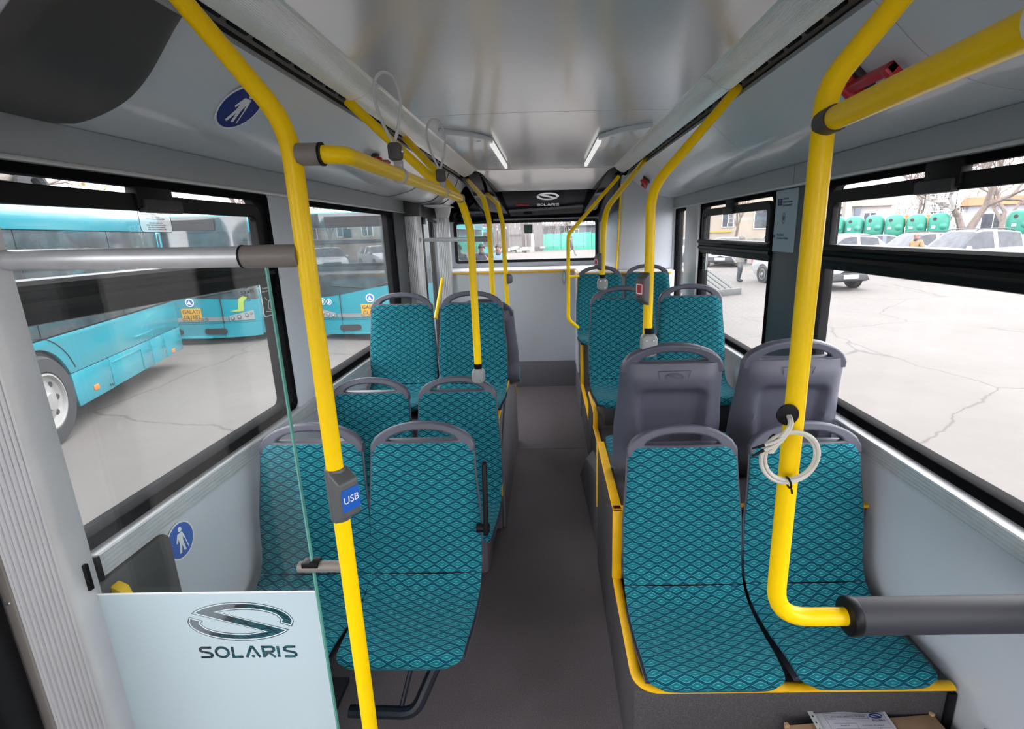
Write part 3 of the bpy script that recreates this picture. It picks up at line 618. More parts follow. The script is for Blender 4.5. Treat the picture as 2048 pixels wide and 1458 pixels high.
# (y, z, half width) along the cushion, front lip to top of backrest
SEATP = [(.008, -.052, .185), (-.004, -.030, .190), (.004, -.008, .196), (.030, .004, .200), (.10, .004, .204), (.19, -.008, .208), (.28, -.012, .210), (.345, -.002, .212), (.385, .022, .213)]
BACKP = [(.385, .022, .213), (.405, .055, .213), (.418, .10, .213), (.430, .17, .212), (.441, .24, .211), (.452, .31, .204), (.464, .38, .198), (.476, .44, .195), (.488, .497, .192), (.490, .506, .190)]
def sstep(x): x = max(0, min(1, x)); return x*x*(3-2*x)
def pad_mesh(P, name, n, corner, thick=.020):
    S = cat(P, n); N = 19; L = [0]
    for i in range(1, n): L.append(L[-1]+math.hypot(S[i][0]-S[i-1][0], S[i][1]-S[i-1][1]))
    V = []; UV = []; 
    for side in (0, 1):
        for i in range(n):
            y, z, w_ = S[i]; a = S[max(i-1, 0)]; c = S[min(i+1, n-1)]; ty, tz = c[0]-a[0], c[1]-a[1]; tl = math.hypot(ty, tz) or 1
            ny, nz_ = -tz/tl, ty/tl         # towards the sitter
            for q, (e, r_) in enumerate(corner):
                d = (L[i] if e == 0 else L[-1]-L[i])
                if d < r_: w_ = w_-(r_-math.sqrt(max(0, r_*r_-(r_-d)**2)))
            for j in range(N):
                f = -1+2*j/(N-1); x = f*w_
                dip = (.016*(f*f) - .016)*sstep((L[i] if name == 'seat_pad' else L[-1]-L[i])/.16)        # shallow bucket
                edge = max(0, abs(f)-.86)/.14; h = dip - .012*edge*edge
                o = h if side == 0 else h-thick*(1-.55*edge)
                V.append((x, y+ny*o, z+nz_*o)); UV.append((x, L[i]+(0 if name == 'seat_pad' else .31)))
    m = MB(); F = []; K = n*N
    for i in range(n-1):
        for j in range(N-1):
            a = i*N+j; F.append((a, a+1, a+N+1, a+N)); F.append((K+a, K+a+N, K+a+N+1, K+a+1))
    rim = [(i*N, (i+1)*N) for i in range(n-1)] + [((n-1)*N+j, (n-1)*N+j+1) for j in range(N-1)] + [((i+1)*N+N-1, i*N+N-1) for i in range(n-1)] + [(j+1, j) for j in range(N-1)]
    for a, c in rim: F.append((a, c, K+c, K+a))
    m.add(V, F); m.uv = UV
    return m.mesh(name, MT['fabric'], ang=55)
seatpad = pad_mesh(SEATP, 'seat_pad', 26, [(0, .055)]); backpad = pad_mesh(BACKP, 'backrest_pad', 26, [(1, .030)])
# shell: thin tray under the cushion and a thick moulded back with an arched recess
def tray_mesh():
    S = cat(SEATP[1:-1], 26); m = MB(); N = 9; P = []
    for side in (0, 1):
        for i, (y, z, w_) in enumerate(S):
            a = S[max(i-1, 0)]; c = S[min(i+1, 25)]; ty, tz = c[0]-a[0], c[1]-a[1]; tl = math.hypot(ty, tz); ny, nz_ = -tz/tl, ty/tl
            d = i*.0165; w2 = w_+.005
            if d < .055: w2 -= .055-math.sqrt(max(0, .055**2-(.055-d)**2))
            for j in range(N):
                f = -1+2*j/(N-1); o = (-.034-.016*(1-f*f)) - (.012 if side else 0)
                P.append((f*w2, y+ny*o, z+nz_*o))
    F = []; K = 26*N
    for i in range(25):
        for j in range(N-1):
            a = i*N+j; F.append((a, a+1, a+N+1, a+N)); F.append((K+a, K+a+N, K+a+N+1, K+a+1))
    rim = [(i*N, (i+1)*N) for i in range(25)] + [(25*N+j, 25*N+j+1) for j in range(N-1)] + [((i+1)*N+N-1, i*N+N-1) for i in range(25)] + [(j+1, j) for j in range(N-1)]
    for a, c in rim: F.append((a, c, K+c, K+a))
    m.add(P, F); return m.mesh('shell_tray', MT['shell'], ang=40)
def back_mesh():
    NZ, NX = 46, 35; zs = [-.02+.525*i/(NZ-1) for i in range(NZ)]; m = MB(); V = []
    bp = [(-.06, .33, .205), (.0, .372, .216)]+[(z, y, w_) for y, z, w_ in BACKP]
    def prof(z):
        for a, c in zip(bp, bp[1:]):
            if a[0] <= z <= c[0]: u = (z-a[0])/(c[0]-a[0] or 1); return a[1]+(c[1]-a[1])*u, a[2]+(c[2]-a[2])*u
        return bp[-1][1]+.16*(z-bp[-1][0]), bp[-1][2]
    for side in (0, 1):
        for z in zs:
            y, w_ = prof(z); w2 = w_+.006
            pass
            if z < .06: w2 -= .03*((.06-z)/.08)**2
            lo = .018+.030*sstep((.14-z)/.12)
            for j in range(NX):
                f = -1+2*j/(NX-1); x = f*w2
                if side == 0: V.append((x, y+lo, z)); continue
                th = .066*(1-abs(f)**6)*(.62+.38*sstep((.53-z)/.10))
                # arched recess
                top = .412; half = .146-.035*max(0, .3-z)/.3
                dx = half-abs(x); dz = top-z; rc = .05
                if dx < rc and dz < rc: dd = rc-math.hypot(rc-dx, rc-dz)
                else: dd = min(dx, dz)
                th -= .036*sstep(dd/.036)*sstep((z+.03)/.04+.4)
                V.append((x, y+lo+max(.006, th), z))
    K = NZ*NX; F = []
    for i in range(NZ-1):
        for j in range(NX-1):
            a = i*NX+j; F.append((a, a+NX, a+NX+1, a+1)); F.append((K+a, K+a+1, K+a+NX+1, K+a+NX))
    rim = [(i*NX, (i+1)*NX) for i in range(NZ-1)] + [((NZ-1)*NX+j, (NZ-1)*NX+j+1) for j in range(NX-1)] + [((i+1)*NX+NX-1, i*NX+NX-1) for i in range(NZ-1)] + [(j+1, j) for j in range(NX-1)]
    for a, c in rim: F.append((a, K+a, K+c, c))
    m.add(V, F); return m.mesh('back_shell', MT['shell'], ang=50)
def handle_mesh():
    # moulded grab handle: arch with an eye-shaped opening
    out = []; n = 22
    for k in range(n+1):
        x = .191-.382*k/n; u = abs(x)/.191; out.append((x, .498+.083*(1-min(1, u)**2.1)**.60))
    out += [(-.191, .480), (.191, .480)]
    hole = []
    for k in range(15):
        x = .150-.300*k/14; u = abs(x)/.150; out_z = .498+.083*(1-(abs(x)/.191)**2.1)**.60
        hole.append((x, min(out_z-.0165, .512+.052*(1-u**2.4)**.7)))
    for k in range(1, 14):
        x = -.150+.300*k/14; u = abs(x)/.150; hole.append((x, .512-.005*(1-u*u)))
    me = curve_mesh([out, hole], .0125, .007, 2)
    me.transform(frame((0, .430, 0), (1, 0, 0), (0, .16, 1)))
    for v in me.vertices: v.co.y += .004+.02*(1-(v.co.x/.2)**2)*0
    me.materials.clear(); me.materials.append(MT['shell'])
    for p in me.polygons: p.use_smooth = True; p.material_index = 0
    me.set_sharp_from_angle(angle=R(50)); return me
tray, backsh, handle = tray_mesh(), back_mesh(), handle_mesh()
Mb = frame((0, .524, .395), (-1, 0, 0), (0, .17, 1))
badge = curve_mesh([[(-.062, .026), (.062, .026), (.050, -.026), (-.050, -.026)], [(-.0605, .0246), (.0605, .0246), (.0488, -.0246), (-.0488, -.0246)]] + [[(x*.037, y*.042) for x, y in emblem()]], .0012)
badge.transform(frame((0, .5595, .455), (-1, 0, 0), (0, .17, 1))); badge.materials.clear(); badge.materials.append(MT['shell'])
for p in badge.polygons: p.material_index = 0
def seat(x, ytop, handle_z, label, back=False, frame_kind='bracket', emblem_=False):
    zs = handle_z-.588; ly = ytop-.495 if not back else ytop+.495
    t = thing('passenger_seat', label, 'seat', (x, ly, zs), math.pi if back else 0, 'teal patterned passenger seats')
    for nm, me in (('seat_pad', seatpad), ('backrest_pad', backpad), ('shell_tray', tray), ('back_shell', backsh), ('grab_handle', handle)): link(nm, me, t)
    if emblem_: link('emblem', badge, t)
    return t
SX = {'La': -.492, 'Lw': -.918, 'Ra': .466, 'Rw': .903}
seats = {}
seats['LF1'] = seat(SX['La'], 1.795, 1.025, 'teal seat by the aisle with folded black armrest, behind the yellow pole')
seats['LF0'] = seat(SX['Lw'], 1.795, 1.028, 'teal seat by the left wall, seen through the glass partition')
seats['L2a'] = seat(SX['La']+.02, 2.455, 1.018, 'teal low seat by the aisle with a yellow pole clamped to its grab handle')
seats['L2w'] = seat(SX['Lw'], 2.47, 1.016, 'teal low window seat between the partition seats and the raised left seats')
seats['L3a'] = seat(SX['La']+.005, 3.20, 1.366, 'teal raised seat on the left by the aisle, above the yellow edged podium')
seats['L3w'] = seat(SX['Lw']-.02, 3.235, 1.362, 'teal raised window seat on the left in front of the door column')
seats['L4a'] = seat(SX['La']+.06, 3.36, 1.30, 'teal backward facing seat behind the raised left seats, mostly hidden', back=True)
seats['RF1'] = seat(SX['Ra'], 1.70, 1.030, 'teal seat by the aisle on the low yellow edged podium')
seats['RF2'] = seat(SX['Rw'], 1.70, 1.034, 'teal window seat on the low podium, behind the coiled cable')
seats['RB1'] = seat(SX['Ra']+.008, 1.955, 1.286, 'backward facing seat by the aisle showing grey plastic back with emblem', back=True, emblem_=True)
seats['RB2'] = seat(SX['Rw']+.04, 1.955, 1.292, 'backward facing window seat showing grey plastic back, behind the near yellow pole', back=True, emblem_=True)
seats['R3a'] = seat(SX['Ra']-.005, 3.21, 1.374, 'teal raised seat by the aisle facing the grey plastic seat backs')
seats['R3w'] = seat(SX['Rw']-.01, 3.235, 1.374, 'teal raised window seat facing the grey plastic seat backs')
seats['R4a'] = seat(SX['Ra'], 4.70, 1.408, 'teal rearmost seat by the aisle below the white parcel shelf')
seats['R4w'] = seat(SX['Rw'], 4.73, 1.410, 'teal rearmost seat against the corner tower wall')
# supports
def bracket(t, h):
    MB().box(-.17, .17, .06, .36, -h, -.045).build('seat_base', MT['dkgrey'], t, bevel=.01)
for k, h in (('RF1', .062), ('RF2', .066), ('L2a', .052), ('L2w', .052), ('L3a', .075), ('L3w', .07)): bracket(seats[k], h)
for k, h in (('R3a', .19), ('R3w', .19), ('R4a', .084), ('R4w', .086)):
    MB().box(-.15, .15, (.10 if k[1] == '3' else .30), .42, -h, -.045).build('seat_base', MT['dkgrey'], seats[k], bevel=.01)
for k in ('RB1', 'RB2'):
    t = seats[k]
    MB().box(-.205, .205, .36, .405, -.020, -.006).build('seat_rail', MT['steel'], t, bevel=.002)
    for x in (-.17, .15): MB().box(x-.02, x+.03, .32, .39, -.045, -.012).build('rail_clamp', MT['navyt'], t, bevel=.004)
    MB().box(-.15, .15, .12, .36, -.022, -.015).build('seat_base', MT['dkgrey'], t)
MB().box(-.15, .15, .10, .38, -.01-.003, -.045+.02).build('seat_base', MT['dkgrey'], seats['L4a'])
# cantilever leg frame of the two free-standing left seats
t = seats['LF1']; z0 = -t.location.z
b = MB(); b.tube(fillet([(-.20, .06, z0+.17), (.02, .05, z0+.17), (.09, .14, z0+.30), (.06, .20, -.05)], .06), .020, 10); b.tube([(-.03, .06, z0+.17), (.02, .16, z0+.36)], .008, 8); b.box(-.12, .14, .12, .30, -.075, -.045); b.build('leg_frame', MT['navyt'], t)
t = seats['LF0']; b = MB(); b.tube(fillet([(.15, .06, z0+.17), (-.23, .06, z0+.17)], .06), .020, 10); b.box(-.12, .14, .12, .30, -.075, -.045); b.box(-.06, .02, .12, .30, z0+.18, -.07); b.box(-.10, .10, .08, .34, z0, z0+.02); b.tube([(-.02, .2, z0), (-.02, .2, -.06)], .03, 12); b.build('leg_frame', MT['navyt'], t)
# folded armrest
t = seats['LF1']
b = MB(); b.prism(rrect(.030, .285, .013), 'x', .228, .246); me = b.mesh('armrest', MT['black'], bevel=.005); me.transform(Matrix.Translation((0, .44, .30)) @ Matrix.Rotation(R(-10), 4, 'X')); link('armrest', me, t)
MB().tube([(.20, .425, .185), (.25, .425, .185)], .016, 12).build('armrest_pivot', MT['black'], t)
# ---------------------------------------------------------------- poles and rails
PR = .019
def pole(label, pts, r=PR, fil=.13, nm='grab_pole', m='yellow'):
    t = thing(nm, label, 'pole'); MB().tube(fillet(pts, fil, 9), r, 20).build('pole_tube', MT[m], t); return t
def clampbody(t, x, y, z0, z1, m='midgrey'):     # moulded shoe joining a pole to a seat handle
    pf = rrect(.062, z1-z0, .022)
    b = MB(); b.prism([(a, z_) for a, z_ in pf], 'y', -.026, .026); me = b.mesh('pole_shoe', MT[m], bevel=.010, seg=3); me.transform(Matrix.Translation((x, y, (z0+z1)/2))); o = link('pole_shoe', me, t)
    for dx, dz in ((-.014, .022), (.014, .022), (.014, -.02)): MB().lathe([(.0055, 0), (.004, .003)], (x+dx, y-.0255, (z0+z1)/2+dz), (0, -1, 0), 8).build('screw', MT['steel'], o)
    MB().lathe([(.0195, 0), (.0195, .014), (.0205, .016), (.0205, .026)], (x, y, z1-.004), n=16).build('collar', MT['black'], t)
def bell(t, x, y, z, w_=.045, h=.12, d=.05, m='grey2', yaw=0, lab=None):   # push button box
    M = Matrix.Translation((x, y, z)) @ Matrix.Rotation(yaw, 4, 'Z')
    b = MB(); b.hexa([(-w_/2, -d, -h*.32), (w_/2, -d, -h*.32), (w_/2, 0, -h/2), (-w_/2, 0, -h/2)], [(-w_/2, -d, h*.32), (w_/2, -d, h*.32), (w_/2, 0, h/2), (-w_/2, 0, h/2)])
    me = b.mesh('button_box', MT[m], bevel=.006, seg=3); me.transform(M); o = link('button_box', me, t)
    if lab == 'usb':
        flat('usb_label', curve_mesh([rrect(w_*.92, h*.40, .004)], .0006), MT['blue'], M @ frame((0, -d-.0006, .0), (1, 0, 0), (0, 0, 1)), o)
        flat('usb_lettering', text_mesh('USB', .024, .0004), MT['signw'], M @ frame((0, -d-.0014, .0), (1, 0, 0), (0, 0, 1)), o)
    elif lab == 'stop':
        flat('button_label', curve_mesh([rrect(w_*.85, h*.36, .004)], .0006), MT['red'], M @ frame((0, -d-.0006, 0), (1, 0, 0), (0, 0, 1)), o)
        flat('label_border', curve_mesh([rrect(w_*.72, h*.30, .004), rrect(w_*.6, h*.24, .004)], .0005), MT['signw'], M @ frame((0, -d-.0014, 0), (1, 0, 0), (0, 0, 1)), o)
    return o
XL = -.502
P1 = pole('yellow pole beside the glass partition with a blue USB socket box', [(-.737, 1.08, 2.225), (XL, 1.08, 1.915), (XL, 1.08, 0)], fil=.20)
b = MB(); b.lathe([(.045, 0), (.045, .006), (.022, .02)], (XL, 1.08, 0), n=20); b.build('floor_flange', MT['dkgrey'], P1)
bell(P1, XL+.006, 1.075, 1.122, .052, .135, .040, 'grey2', R(58), 'usb')
b = MB(); b.lathe([(.0235, -.065), (.0235, .065)], (XL, 1.08, 1.122), n=20); b.build('socket_collar', MT['grey2'], P1, bevel=.002)
# glass partition
gp = thing('glass_partition', 'clear glass partition with frosted lower film bearing oval emblem and lettering', 'partition')
b = MB(); b.box(-1.150, -.590, 1.076, 1.084, .12, 1.652); b.build('glass_pane', MT['pane'], gp, smooth=False)
b = MB(); b.box(-.5898, -.5865, 1.0755, 1.0845, .12, 1.652); b.build('glass_edge', MT['edge'], gp, smooth=False)
Mf = frame((-.79, 1.0745, .775), (1, 0, 0), (0, 0, 1)); fx0, fx1, fz0, fz1 = -.360, .2005, -.655, .087
ES, EY = .135, 1.12
em = [(x*ES, y*ES*EY) for x, y in emblem()]
lt = letters('SOLARIS', .034, .0315, .0085, .0078); lt = [[(a+.004, c-.092) for a, c in q] for q in lt]
flat('frosted_film', curve_mesh([[(fx0, fz0), (fx1, fz0), (fx1, fz1), (fx0, fz1)], em] + lt, .0002), MT['film'], Mf, gp)
def inset(poly, d):
    n = len(poly); o = []; area = sum(poly[i][0]*poly[(i+1) % n][1]-poly[(i+1) % n][0]*poly[i][1] for i in range(n)); sg = 1 if area > 0 else -1
    for i in range(n):
        p = Vector(poly[i]); a = (p-Vector(poly[i-1])).normalized(); c = (Vector(poly[(i+1) % n])-p).normalized(); nn = Vector((-a.y-c.y, a.x+c.x))
        if nn.length < 1e-6: nn = Vector((-a.y, a.x))
        nn.normalize(); k = 1/max(.4, abs(nn.dot(Vector((-a.y, a.x))))); o.append(tuple(p+nn*sg*d*k))
    return o
flat('emblem_outline', curve_mesh([inset(em, .0026), inset(em, .0050)], .0002), MT['line'], Mf, gp)
MB().box(-1.150, -.590, 1.0725, 1.0744, .859, .863).build('film_edge', MT['white'], gp, smooth=False)
MB().tube([(-1.14, 1.08, 1.672), (-.60, 1.08, 1.667)], .0215, 20).build('top_rail', MT['alu'], gp)
b = MB(); b.tube([(-.632, 1.08, 1.667), (-.515, 1.08, 1.667)], .0235, 20); b.build('rail_clamp', MT['taupe'], gp)
b = MB(); b.tube([(-.634, 1.08, 1.667), (-.630, 1.08, 1.667)], .0245, 20); b.build('rail_seal', MT['black'], gp)
b = MB(); b.tube([(-.622, 1.08, .926), (-.515, 1.08, .926)], .0135, 16); b.build('pane_clamp', MT['taupe'], gp)
MB().box(-.61, -.57, 1.066, 1.094, .930, .944).build('clamp_insert', MT['black'], gp, bevel=.002)
# overhead rail on the left
OR = thing('overhead_rail', 'yellow overhead rail running back from the partition pole', 'rail')
rp = fillet([(XL+.05, 1.082, 1.862), (-.405, 1.10, 1.862), (-.400, 1.50, 1.862), (-.394, 2.44, 1.862)], .16, 9)
MB().tube(rp, .0175, 18).build('rail_tube', MT['yellow'], OR)
MB().tube([(XL+.012, 1.08, 1.862), (XL+.058, 1.082, 1.862)], .0215, 18).build('rail_joint', MT['taupe'], OR)
MB().tube([(XL+.056, 1.082, 1.862), (XL+.061, 1.082, 1.862)], .0225, 18).build('joint_seal', MT['black'], OR)
pole('short yellow strut between lamp cover and overhead rail', [(-.765, 2.17, 2.215), (-.402, 2.19, 1.866)], .0185, nm='rail_strut')
P2 = pole('yellow pole standing on the grab handle of a low left seat', [(-.745, 2.93, 2.205), (-.392, 2.455, 1.862), (-.357, 2.452, 1.72), (-.357, 2.452, 1.06)], .0178, fil=.16)
clampbody(P2, -.357, 2.445, .985, 1.06)
b = MB(); b.tube([(-.394, 2.43, 1.862), (-.394, 2.46, 1.862)], .0205, 16); b.build('joint_collar', MT['taupe'], P2)
P3 = pole('yellow pole rising behind the raised left seats', [(-.735, 5.05, 2.20), (-.425, 3.62, 1.935), (-.394, 3.60, 1.80), (-.388, 3.60, .70)], .0175, fil=.2)
P4 = pole('yellow pole with grey button and black foot beside the rear aisle', [(-.66, 5.72, 2.14), (-.385, 4.22, 1.93), (-.353, 4.20, 1.78), (-.330, 4.20, .60)], .0175, fil=.2)
b = MB(); b.tube([(-.335, 4.20, .52), (-.335, 4.20, .61)], .019, 14); b.build('pole_foot', MT['black'], P4)
MB().tube([(-.335, 4.20, .54), (-.335, 4.00, .54)], .012, 10).build('foot_bracket', MT['black'], P4)
bell(P4, -.345+.018, 4.20, 1.345, .05, .085, .03, 'grey2', R(60))
# near pole on the right with the padded bar
P5 = pole('thick yellow pole with coiled cable, bent under into a padded bar', [(.715, .95, 2.225), (.473, .95, 1.925), (.476, .95, .876), (.64, .95, .876)], fil=.11)
MB().lathe([(.014, 0), (.021, .002), (.021, .006), (.014, .007)], (.452, .9335, 1.352), (0, -1, 0), 20).build('cable_grommet', MT['black'], P5)
PB = thing('padded_bar', 'black foam padded hip bar fixed to the right wall', 'bar')
b = MB(); b.tube([(.648, .95, .877), (1.145, .95, .877)], .0385, 28); b.build('foam_sleeve', mat('grey_foam', (.026, .025, .035), .6, var=.03), PB)
b = MB(); b.tube(fillet([(.630, .95, .877), (.652, .95, .877)], .01), .0415, 28); b.build('end_ring', MT['black'], PB, bevel=.004)
MB().tube([(1.145, .95, .877), (1.18, .95, .877)], .03, 20).build('wall_flange', MT['dkgrey'], PB)
RR = thing('overhead_rail', 'yellow overhead rail running forward from the padded bar pole', 'rail')
MB().tube(fillet([(.468, .905, 1.868), (.452, .70, 1.868), (.430, .40, 1.868), (.42, -.5, 1.868)], .3), .0185, 18).build('rail_tube', MT['yellow'], RR)
MB().tube([(.472, .945, 1.868), (.468, .900, 1.868)], .0215, 18).build('rail_joint', MT['dkgrey'], RR)
P6 = pole('yellow pole clamped to the grey seat back, with red labelled button', [(.735, 2.15, 2.215), (.378, 1.95, 1.845), (.378, 1.95, 1.31)], .0178, fil=.18)
clampbody(P6, .383, 1.945, 1.225, 1.315)
bell(P6, .378-.012, 1.94, 1.488, .050, .125, .030, 'grey2', R(-62), 'stop')
P7 = pole('yellow pole clamped to the raised right aisle seat', [(.745, 4.10, 2.215), (.345, 3.215, 1.82), (.332, 3.215, 1.42)], .0175, fil=.2)
clampbody(P7, .335, 3.21, 1.345, 1.42, 'glassy' if 0 else 'midgrey')
bell(P7, .332-.012, 3.205, 1.52, .045, .105, .03, 'grey2', R(-62), 'stop')
P8 = pole('yellow bent rail beside the rearmost seats by the shelf', [(.66, 4.95, 2.18), (.182, 4.62, 1.68), (.175, 4.62, .93), (.275, 4.62, .845)], .0165, fil=.09)
MB().tube([(.175, 4.62, 1.315), (.275, 4.70, 1.315)], .012, 12).build('rail_stay', MT['yellow'], P8)
b = MB()
for k in range(3):
    b.tube([(.140+.018*math.cos(a)*(.8+.1*k), 4.60-.01*k, 1.315+.07*math.sin(a)*(.7+.12*k)) for a in [2*math.pi*q/20 for q in range(20)]], .003, 6, closed=True)
b.build('hanging_cable', MT['midgrey'], P8)
# silver rail of the rear partition
RP = thing('rear_partition', 'silver rail with thin glass pane in front of rear doorway', 'partition')
MB().tube([(-1.04, 4.46, 1.668), (-.50, 3.80, 1.668)], .0165, 16).build('top_rail', MT['alu'], RP)
MB().tube([(-.53, 3.835, 1.668), (-.395, 3.61, 1.668)], .0185, 16).build('rail_clamp', MT['taupe'], RP)
b = MB(); b.hexa([(-1.03, 4.445, .75), (-.52, 3.825, .75), (-.515, 3.83, .75), (-1.025, 4.45, .75)], [(-1.03, 4.445, 1.655), (-.52, 3.825, 1.655), (-.515, 3.83, 1.655), (-1.025, 4.45, 1.655)]); b.build('glass_pane', MT['pane'], RP, smooth=False)
# hand loops standing on the left rail
for y, hh, lab in ((1.478, .175, 'clear plastic hand loop standing up from the overhead rail near the partition'), (2.071, .178, 'clear plastic hand loop standing up from the rail near the low seat pole')):
    x = -.400 if y < 1.6 else -.3965; t = thing('hand_loop', lab, 'hand loop', group='hand loops on the overhead rail')
    b = MB(); b.tube([(x, y-.008, 1.862), (x, y+.008, 1.862)], .0225, 20); b.build('ring_clamp', MT['ring'], t, bevel=.002)
    MB().box(x-.012, x+.012, y-.007, y+.007, 1.88, 1.90).build('clamp_neck', MT['ring'], t, bevel=.003)
    b = MB(); b.prism(rrect(.036, .046, .010, cx=x-.006, cy=1.922), 'y', y-.012, y+.012); b.build('knot_block', MT['cover'], t, bevel=.004)
    MB().lathe([(.007, 0), (.006, .004)], (x+.013, y-.003, 1.922), (1, 0, 0), 10).build('block_screw', MT['steel'], t)
    pts = []
    for k in range(33):
        a = math.pi*2*k/32; f = k/32
        # tear drop
        px = math.sin(a)*.046*math.sin(a/2)**1.0; pz = .5*(1-math.cos(a))*hh
        pts.append((x-.008+px*.95-.010*(pz/hh), y, 1.942+pz))
    MB().tube(pts, .0042, 10, flat=1.3).build('loop', MT['strap'], t)
t = thing('hand_loop', 'white ring clamp on the forward overhead rail above the window', 'hand loop')
MB().tube([(.4365, .508, 1.868), (.436, .496, 1.868)], .024, 20).build('ring_clamp', MT['white'], t, bevel=.002)
MB().box(.424, .448, .496, .508, 1.885, 1.925).build('clamp_neck', MT['white'], t, bevel=.004)
# emergency hammers on the coves
def hammer(s, y, t_, label, rot=0, sc_=1.0):
    p, nn = covept(s, t_); t = thing('emergency_hammer', label, 'hammer')
    N = Vector((nn.x, 0, nn.y)); U = Vector((0, 1, 0)); M = frame((p.x, y, p.y), U, U.cross(N)*-1) ; 
    M = frame((p.x, y, p.y), (0, 1, 0), Vector((nn.x, 0, nn.y)).cross(Vector((0, 1, 0))))
    M = M @ Matrix.Rotation(rot, 4, 'Z') @ Matrix.Scale(sc_, 4)
    def bx(nm, m, *q, bev=.003):
        me = MB().box(*q).mesh(nm, MT[m], bevel=bev); me.transform(M); return link(nm, me, t)
    bx('holder', 'dkgrey', -.085, -.02, -.035, .035, 0, .018)
    bx('holder_clip', 'red', -.075, -.035, -.03, .03, .016, .034)
    bx('hammer_handle', 'red', -.04, .115, -.010, .010, .024, .046)
    bx('hammer_grip', 'red', .095, .115, -.050, .010, .024, .050)
    bx('grip_return', 'red', -.02, .10, -.050, -.034, .026, .044)
    me = MB().lathe([(.013, -.03), (.013, .03), (.004, .04)], (-.05, 0, .040), (0, 1, 0), 14).mesh('hammer_head', MT['red']); me.transform(M); link('hammer_head', me, t)
    return t
hammer(1, 1.50, .33, 'red emergency hammer on the right cove behind the overhead rail', R(180), 1.15)
hammer(1, 4.55, .30, 'small red emergency hammer on the right cove near the corner tower', R(20), .9)
hammer(-1, 2.85, .30, 'red emergency hammer on the left cove behind the yellow strut', R(10), .9)
# cable coil on the near right pole
CC = thing('cable_coil', 'coil of cream cable tied to the thick yellow pole with black ties', 'cable')
cy, cz, cx = .912, 1.272, .452
b = MB()
for k in range(4):
    rr_ = .0515+.0035*(k % 2)-.0015*k; off = .003*k; N = 48
    b.tube([(cx+rr_*math.cos(2*math.pi*q/N)*1.0+.002*k, cy-.004*(k % 2)-.0035*math.sin(2*math.pi*q/N), cz+rr_*1.02*math.sin(2*math.pi*q/N)+.001*k) for q in range(N)], .0034, 8, closed=True)
b.build('coil', MT['cable'], CC)
b = MB()
for k in (0, 1): b.tube(cat([(.453+.004*k, .935, 1.352), (.446+.004*k, .905, 1.343), (.432+.006*k, .900, 1.322), (.420+.006*k, .902, 1.303), (.412+.005*k, .905, 1.285)], 14), .0034, 8)
b.build('lead_in', MT['cable'], CC)
for k in (0, 1):
    MB().tube(cat([(.432, .898, 1.318-.006*k), (.415, .899, 1.308-.008*k), (.400, .900, 1.303-.010*k)], 8), .0033, 8).build('cable_end', MT['cable'], CC)
    MB().tube([(.400, .900, 1.303-.010*k), (.378-.0*k, .901, 1.296-.016*k)], [.0034, .0016], 8).build('heat_shrink', MT['black'], CC)
for (x, z, ang) in ((.421, 1.309, 55), (.458, 1.2185, 100)):
    b = MB(); u = Vector((math.cos(R(ang)), 0, math.sin(R(ang)))); 
    b.tube([Vector((x, cy, z))+u*(.010*math.cos(a))+Vector((0, 1, 0))*(.012*math.sin(a)) for a in [2*math.pi*q/16 for q in range(16)]], .0022, 6, closed=True); b.tube([Vector((x, cy-.012, z))-u*.008, Vector((x, cy-.013, z))-u*.017], .0022, 6)
    b.build('cable_tie', MT['black'], CC)
# ---------------------------------------------------------------- signs
def cane_sign(label, M, rx, ry, field, nm='priority_sign', flip=1):
    t = thing(nm, label, 'sign')
    flat('sign_border', curve_mesh([ell(rx, ry)], .0005), MT['signw'], M, t)
    flat('sign_field', curve_mesh([ell(rx*.92, ry*.92)], .0005), MT[field], M @ Matrix.Translation((0, 0, .001)), t)
    k = ry/1.0; f = flip
    parts = [[(x*k, y*k) for x, y in q] for q in ([(f*a+ .05*f, c) for a, c in ell(.125, .14, 14, 0, .60)], [(f*a, c) for a, c in [(-.17, .42), (.17, .42), (.30, .05), (.22, .0), (.14, .18), (.13, -.12), (.22, -.62), (.10, -.64), (.0, -.22), (-.12, -.66), (-.24, -.64), (-.13, -.12), (-.15, .15), (-.26, -.05), (-.34, .0)]])]
    parts += [[(x*k, y*k) for x, y in q] for q in strip([(f*.27, .02), (f*.42, -.62)], .045)]
    for q in parts: flat('pictogram', curve_mesh([q], .0004), MT['signw'], M @ Matrix.Translation((0, 0, .002)), t)
    return t
p, nn = covept(-1, .36, .002)
cane_sign('round navy sign of a person with cane on the left cove', frame((p.x, 1.655, p.y), (0, 1, 0), Vector((0, 1, 0)).cross(Vector((nn.x, 0, nn.y)))*-1), .085, .085, 'navy')
cane_sign('round blue sign of a person with cane on the lower left wall', frame((-1.176, 1.412, .790), (0, 1, 0), (0, 0, 1)), .059, .061, 'blue', flip=1)
wp = thing('wall_pad', 'dark grey rounded pad on the lower left wall behind the partition', 'pad')
b = MB(); b.prism(rrect(.25, .46, .03, cx=1.232, cy=.63), 'x', -1.178, -1.160); b.build('pad_body', MT['cover'], wp, bevel=.004)
b = MB(); b.hexa([(-1.16, 1.13, .76), (-1.12, 1.13, .76), (-1.12, 1.165, .76), (-1.16, 1.165, .76)], [(-1.16, 1.135, .835), (-1.135, 1.135, .82), (-1.135, 1.165, .82), (-1.16, 1.165, .835)]); b.build('yellow_bracket', MT['yellow'], wp, bevel=.004)
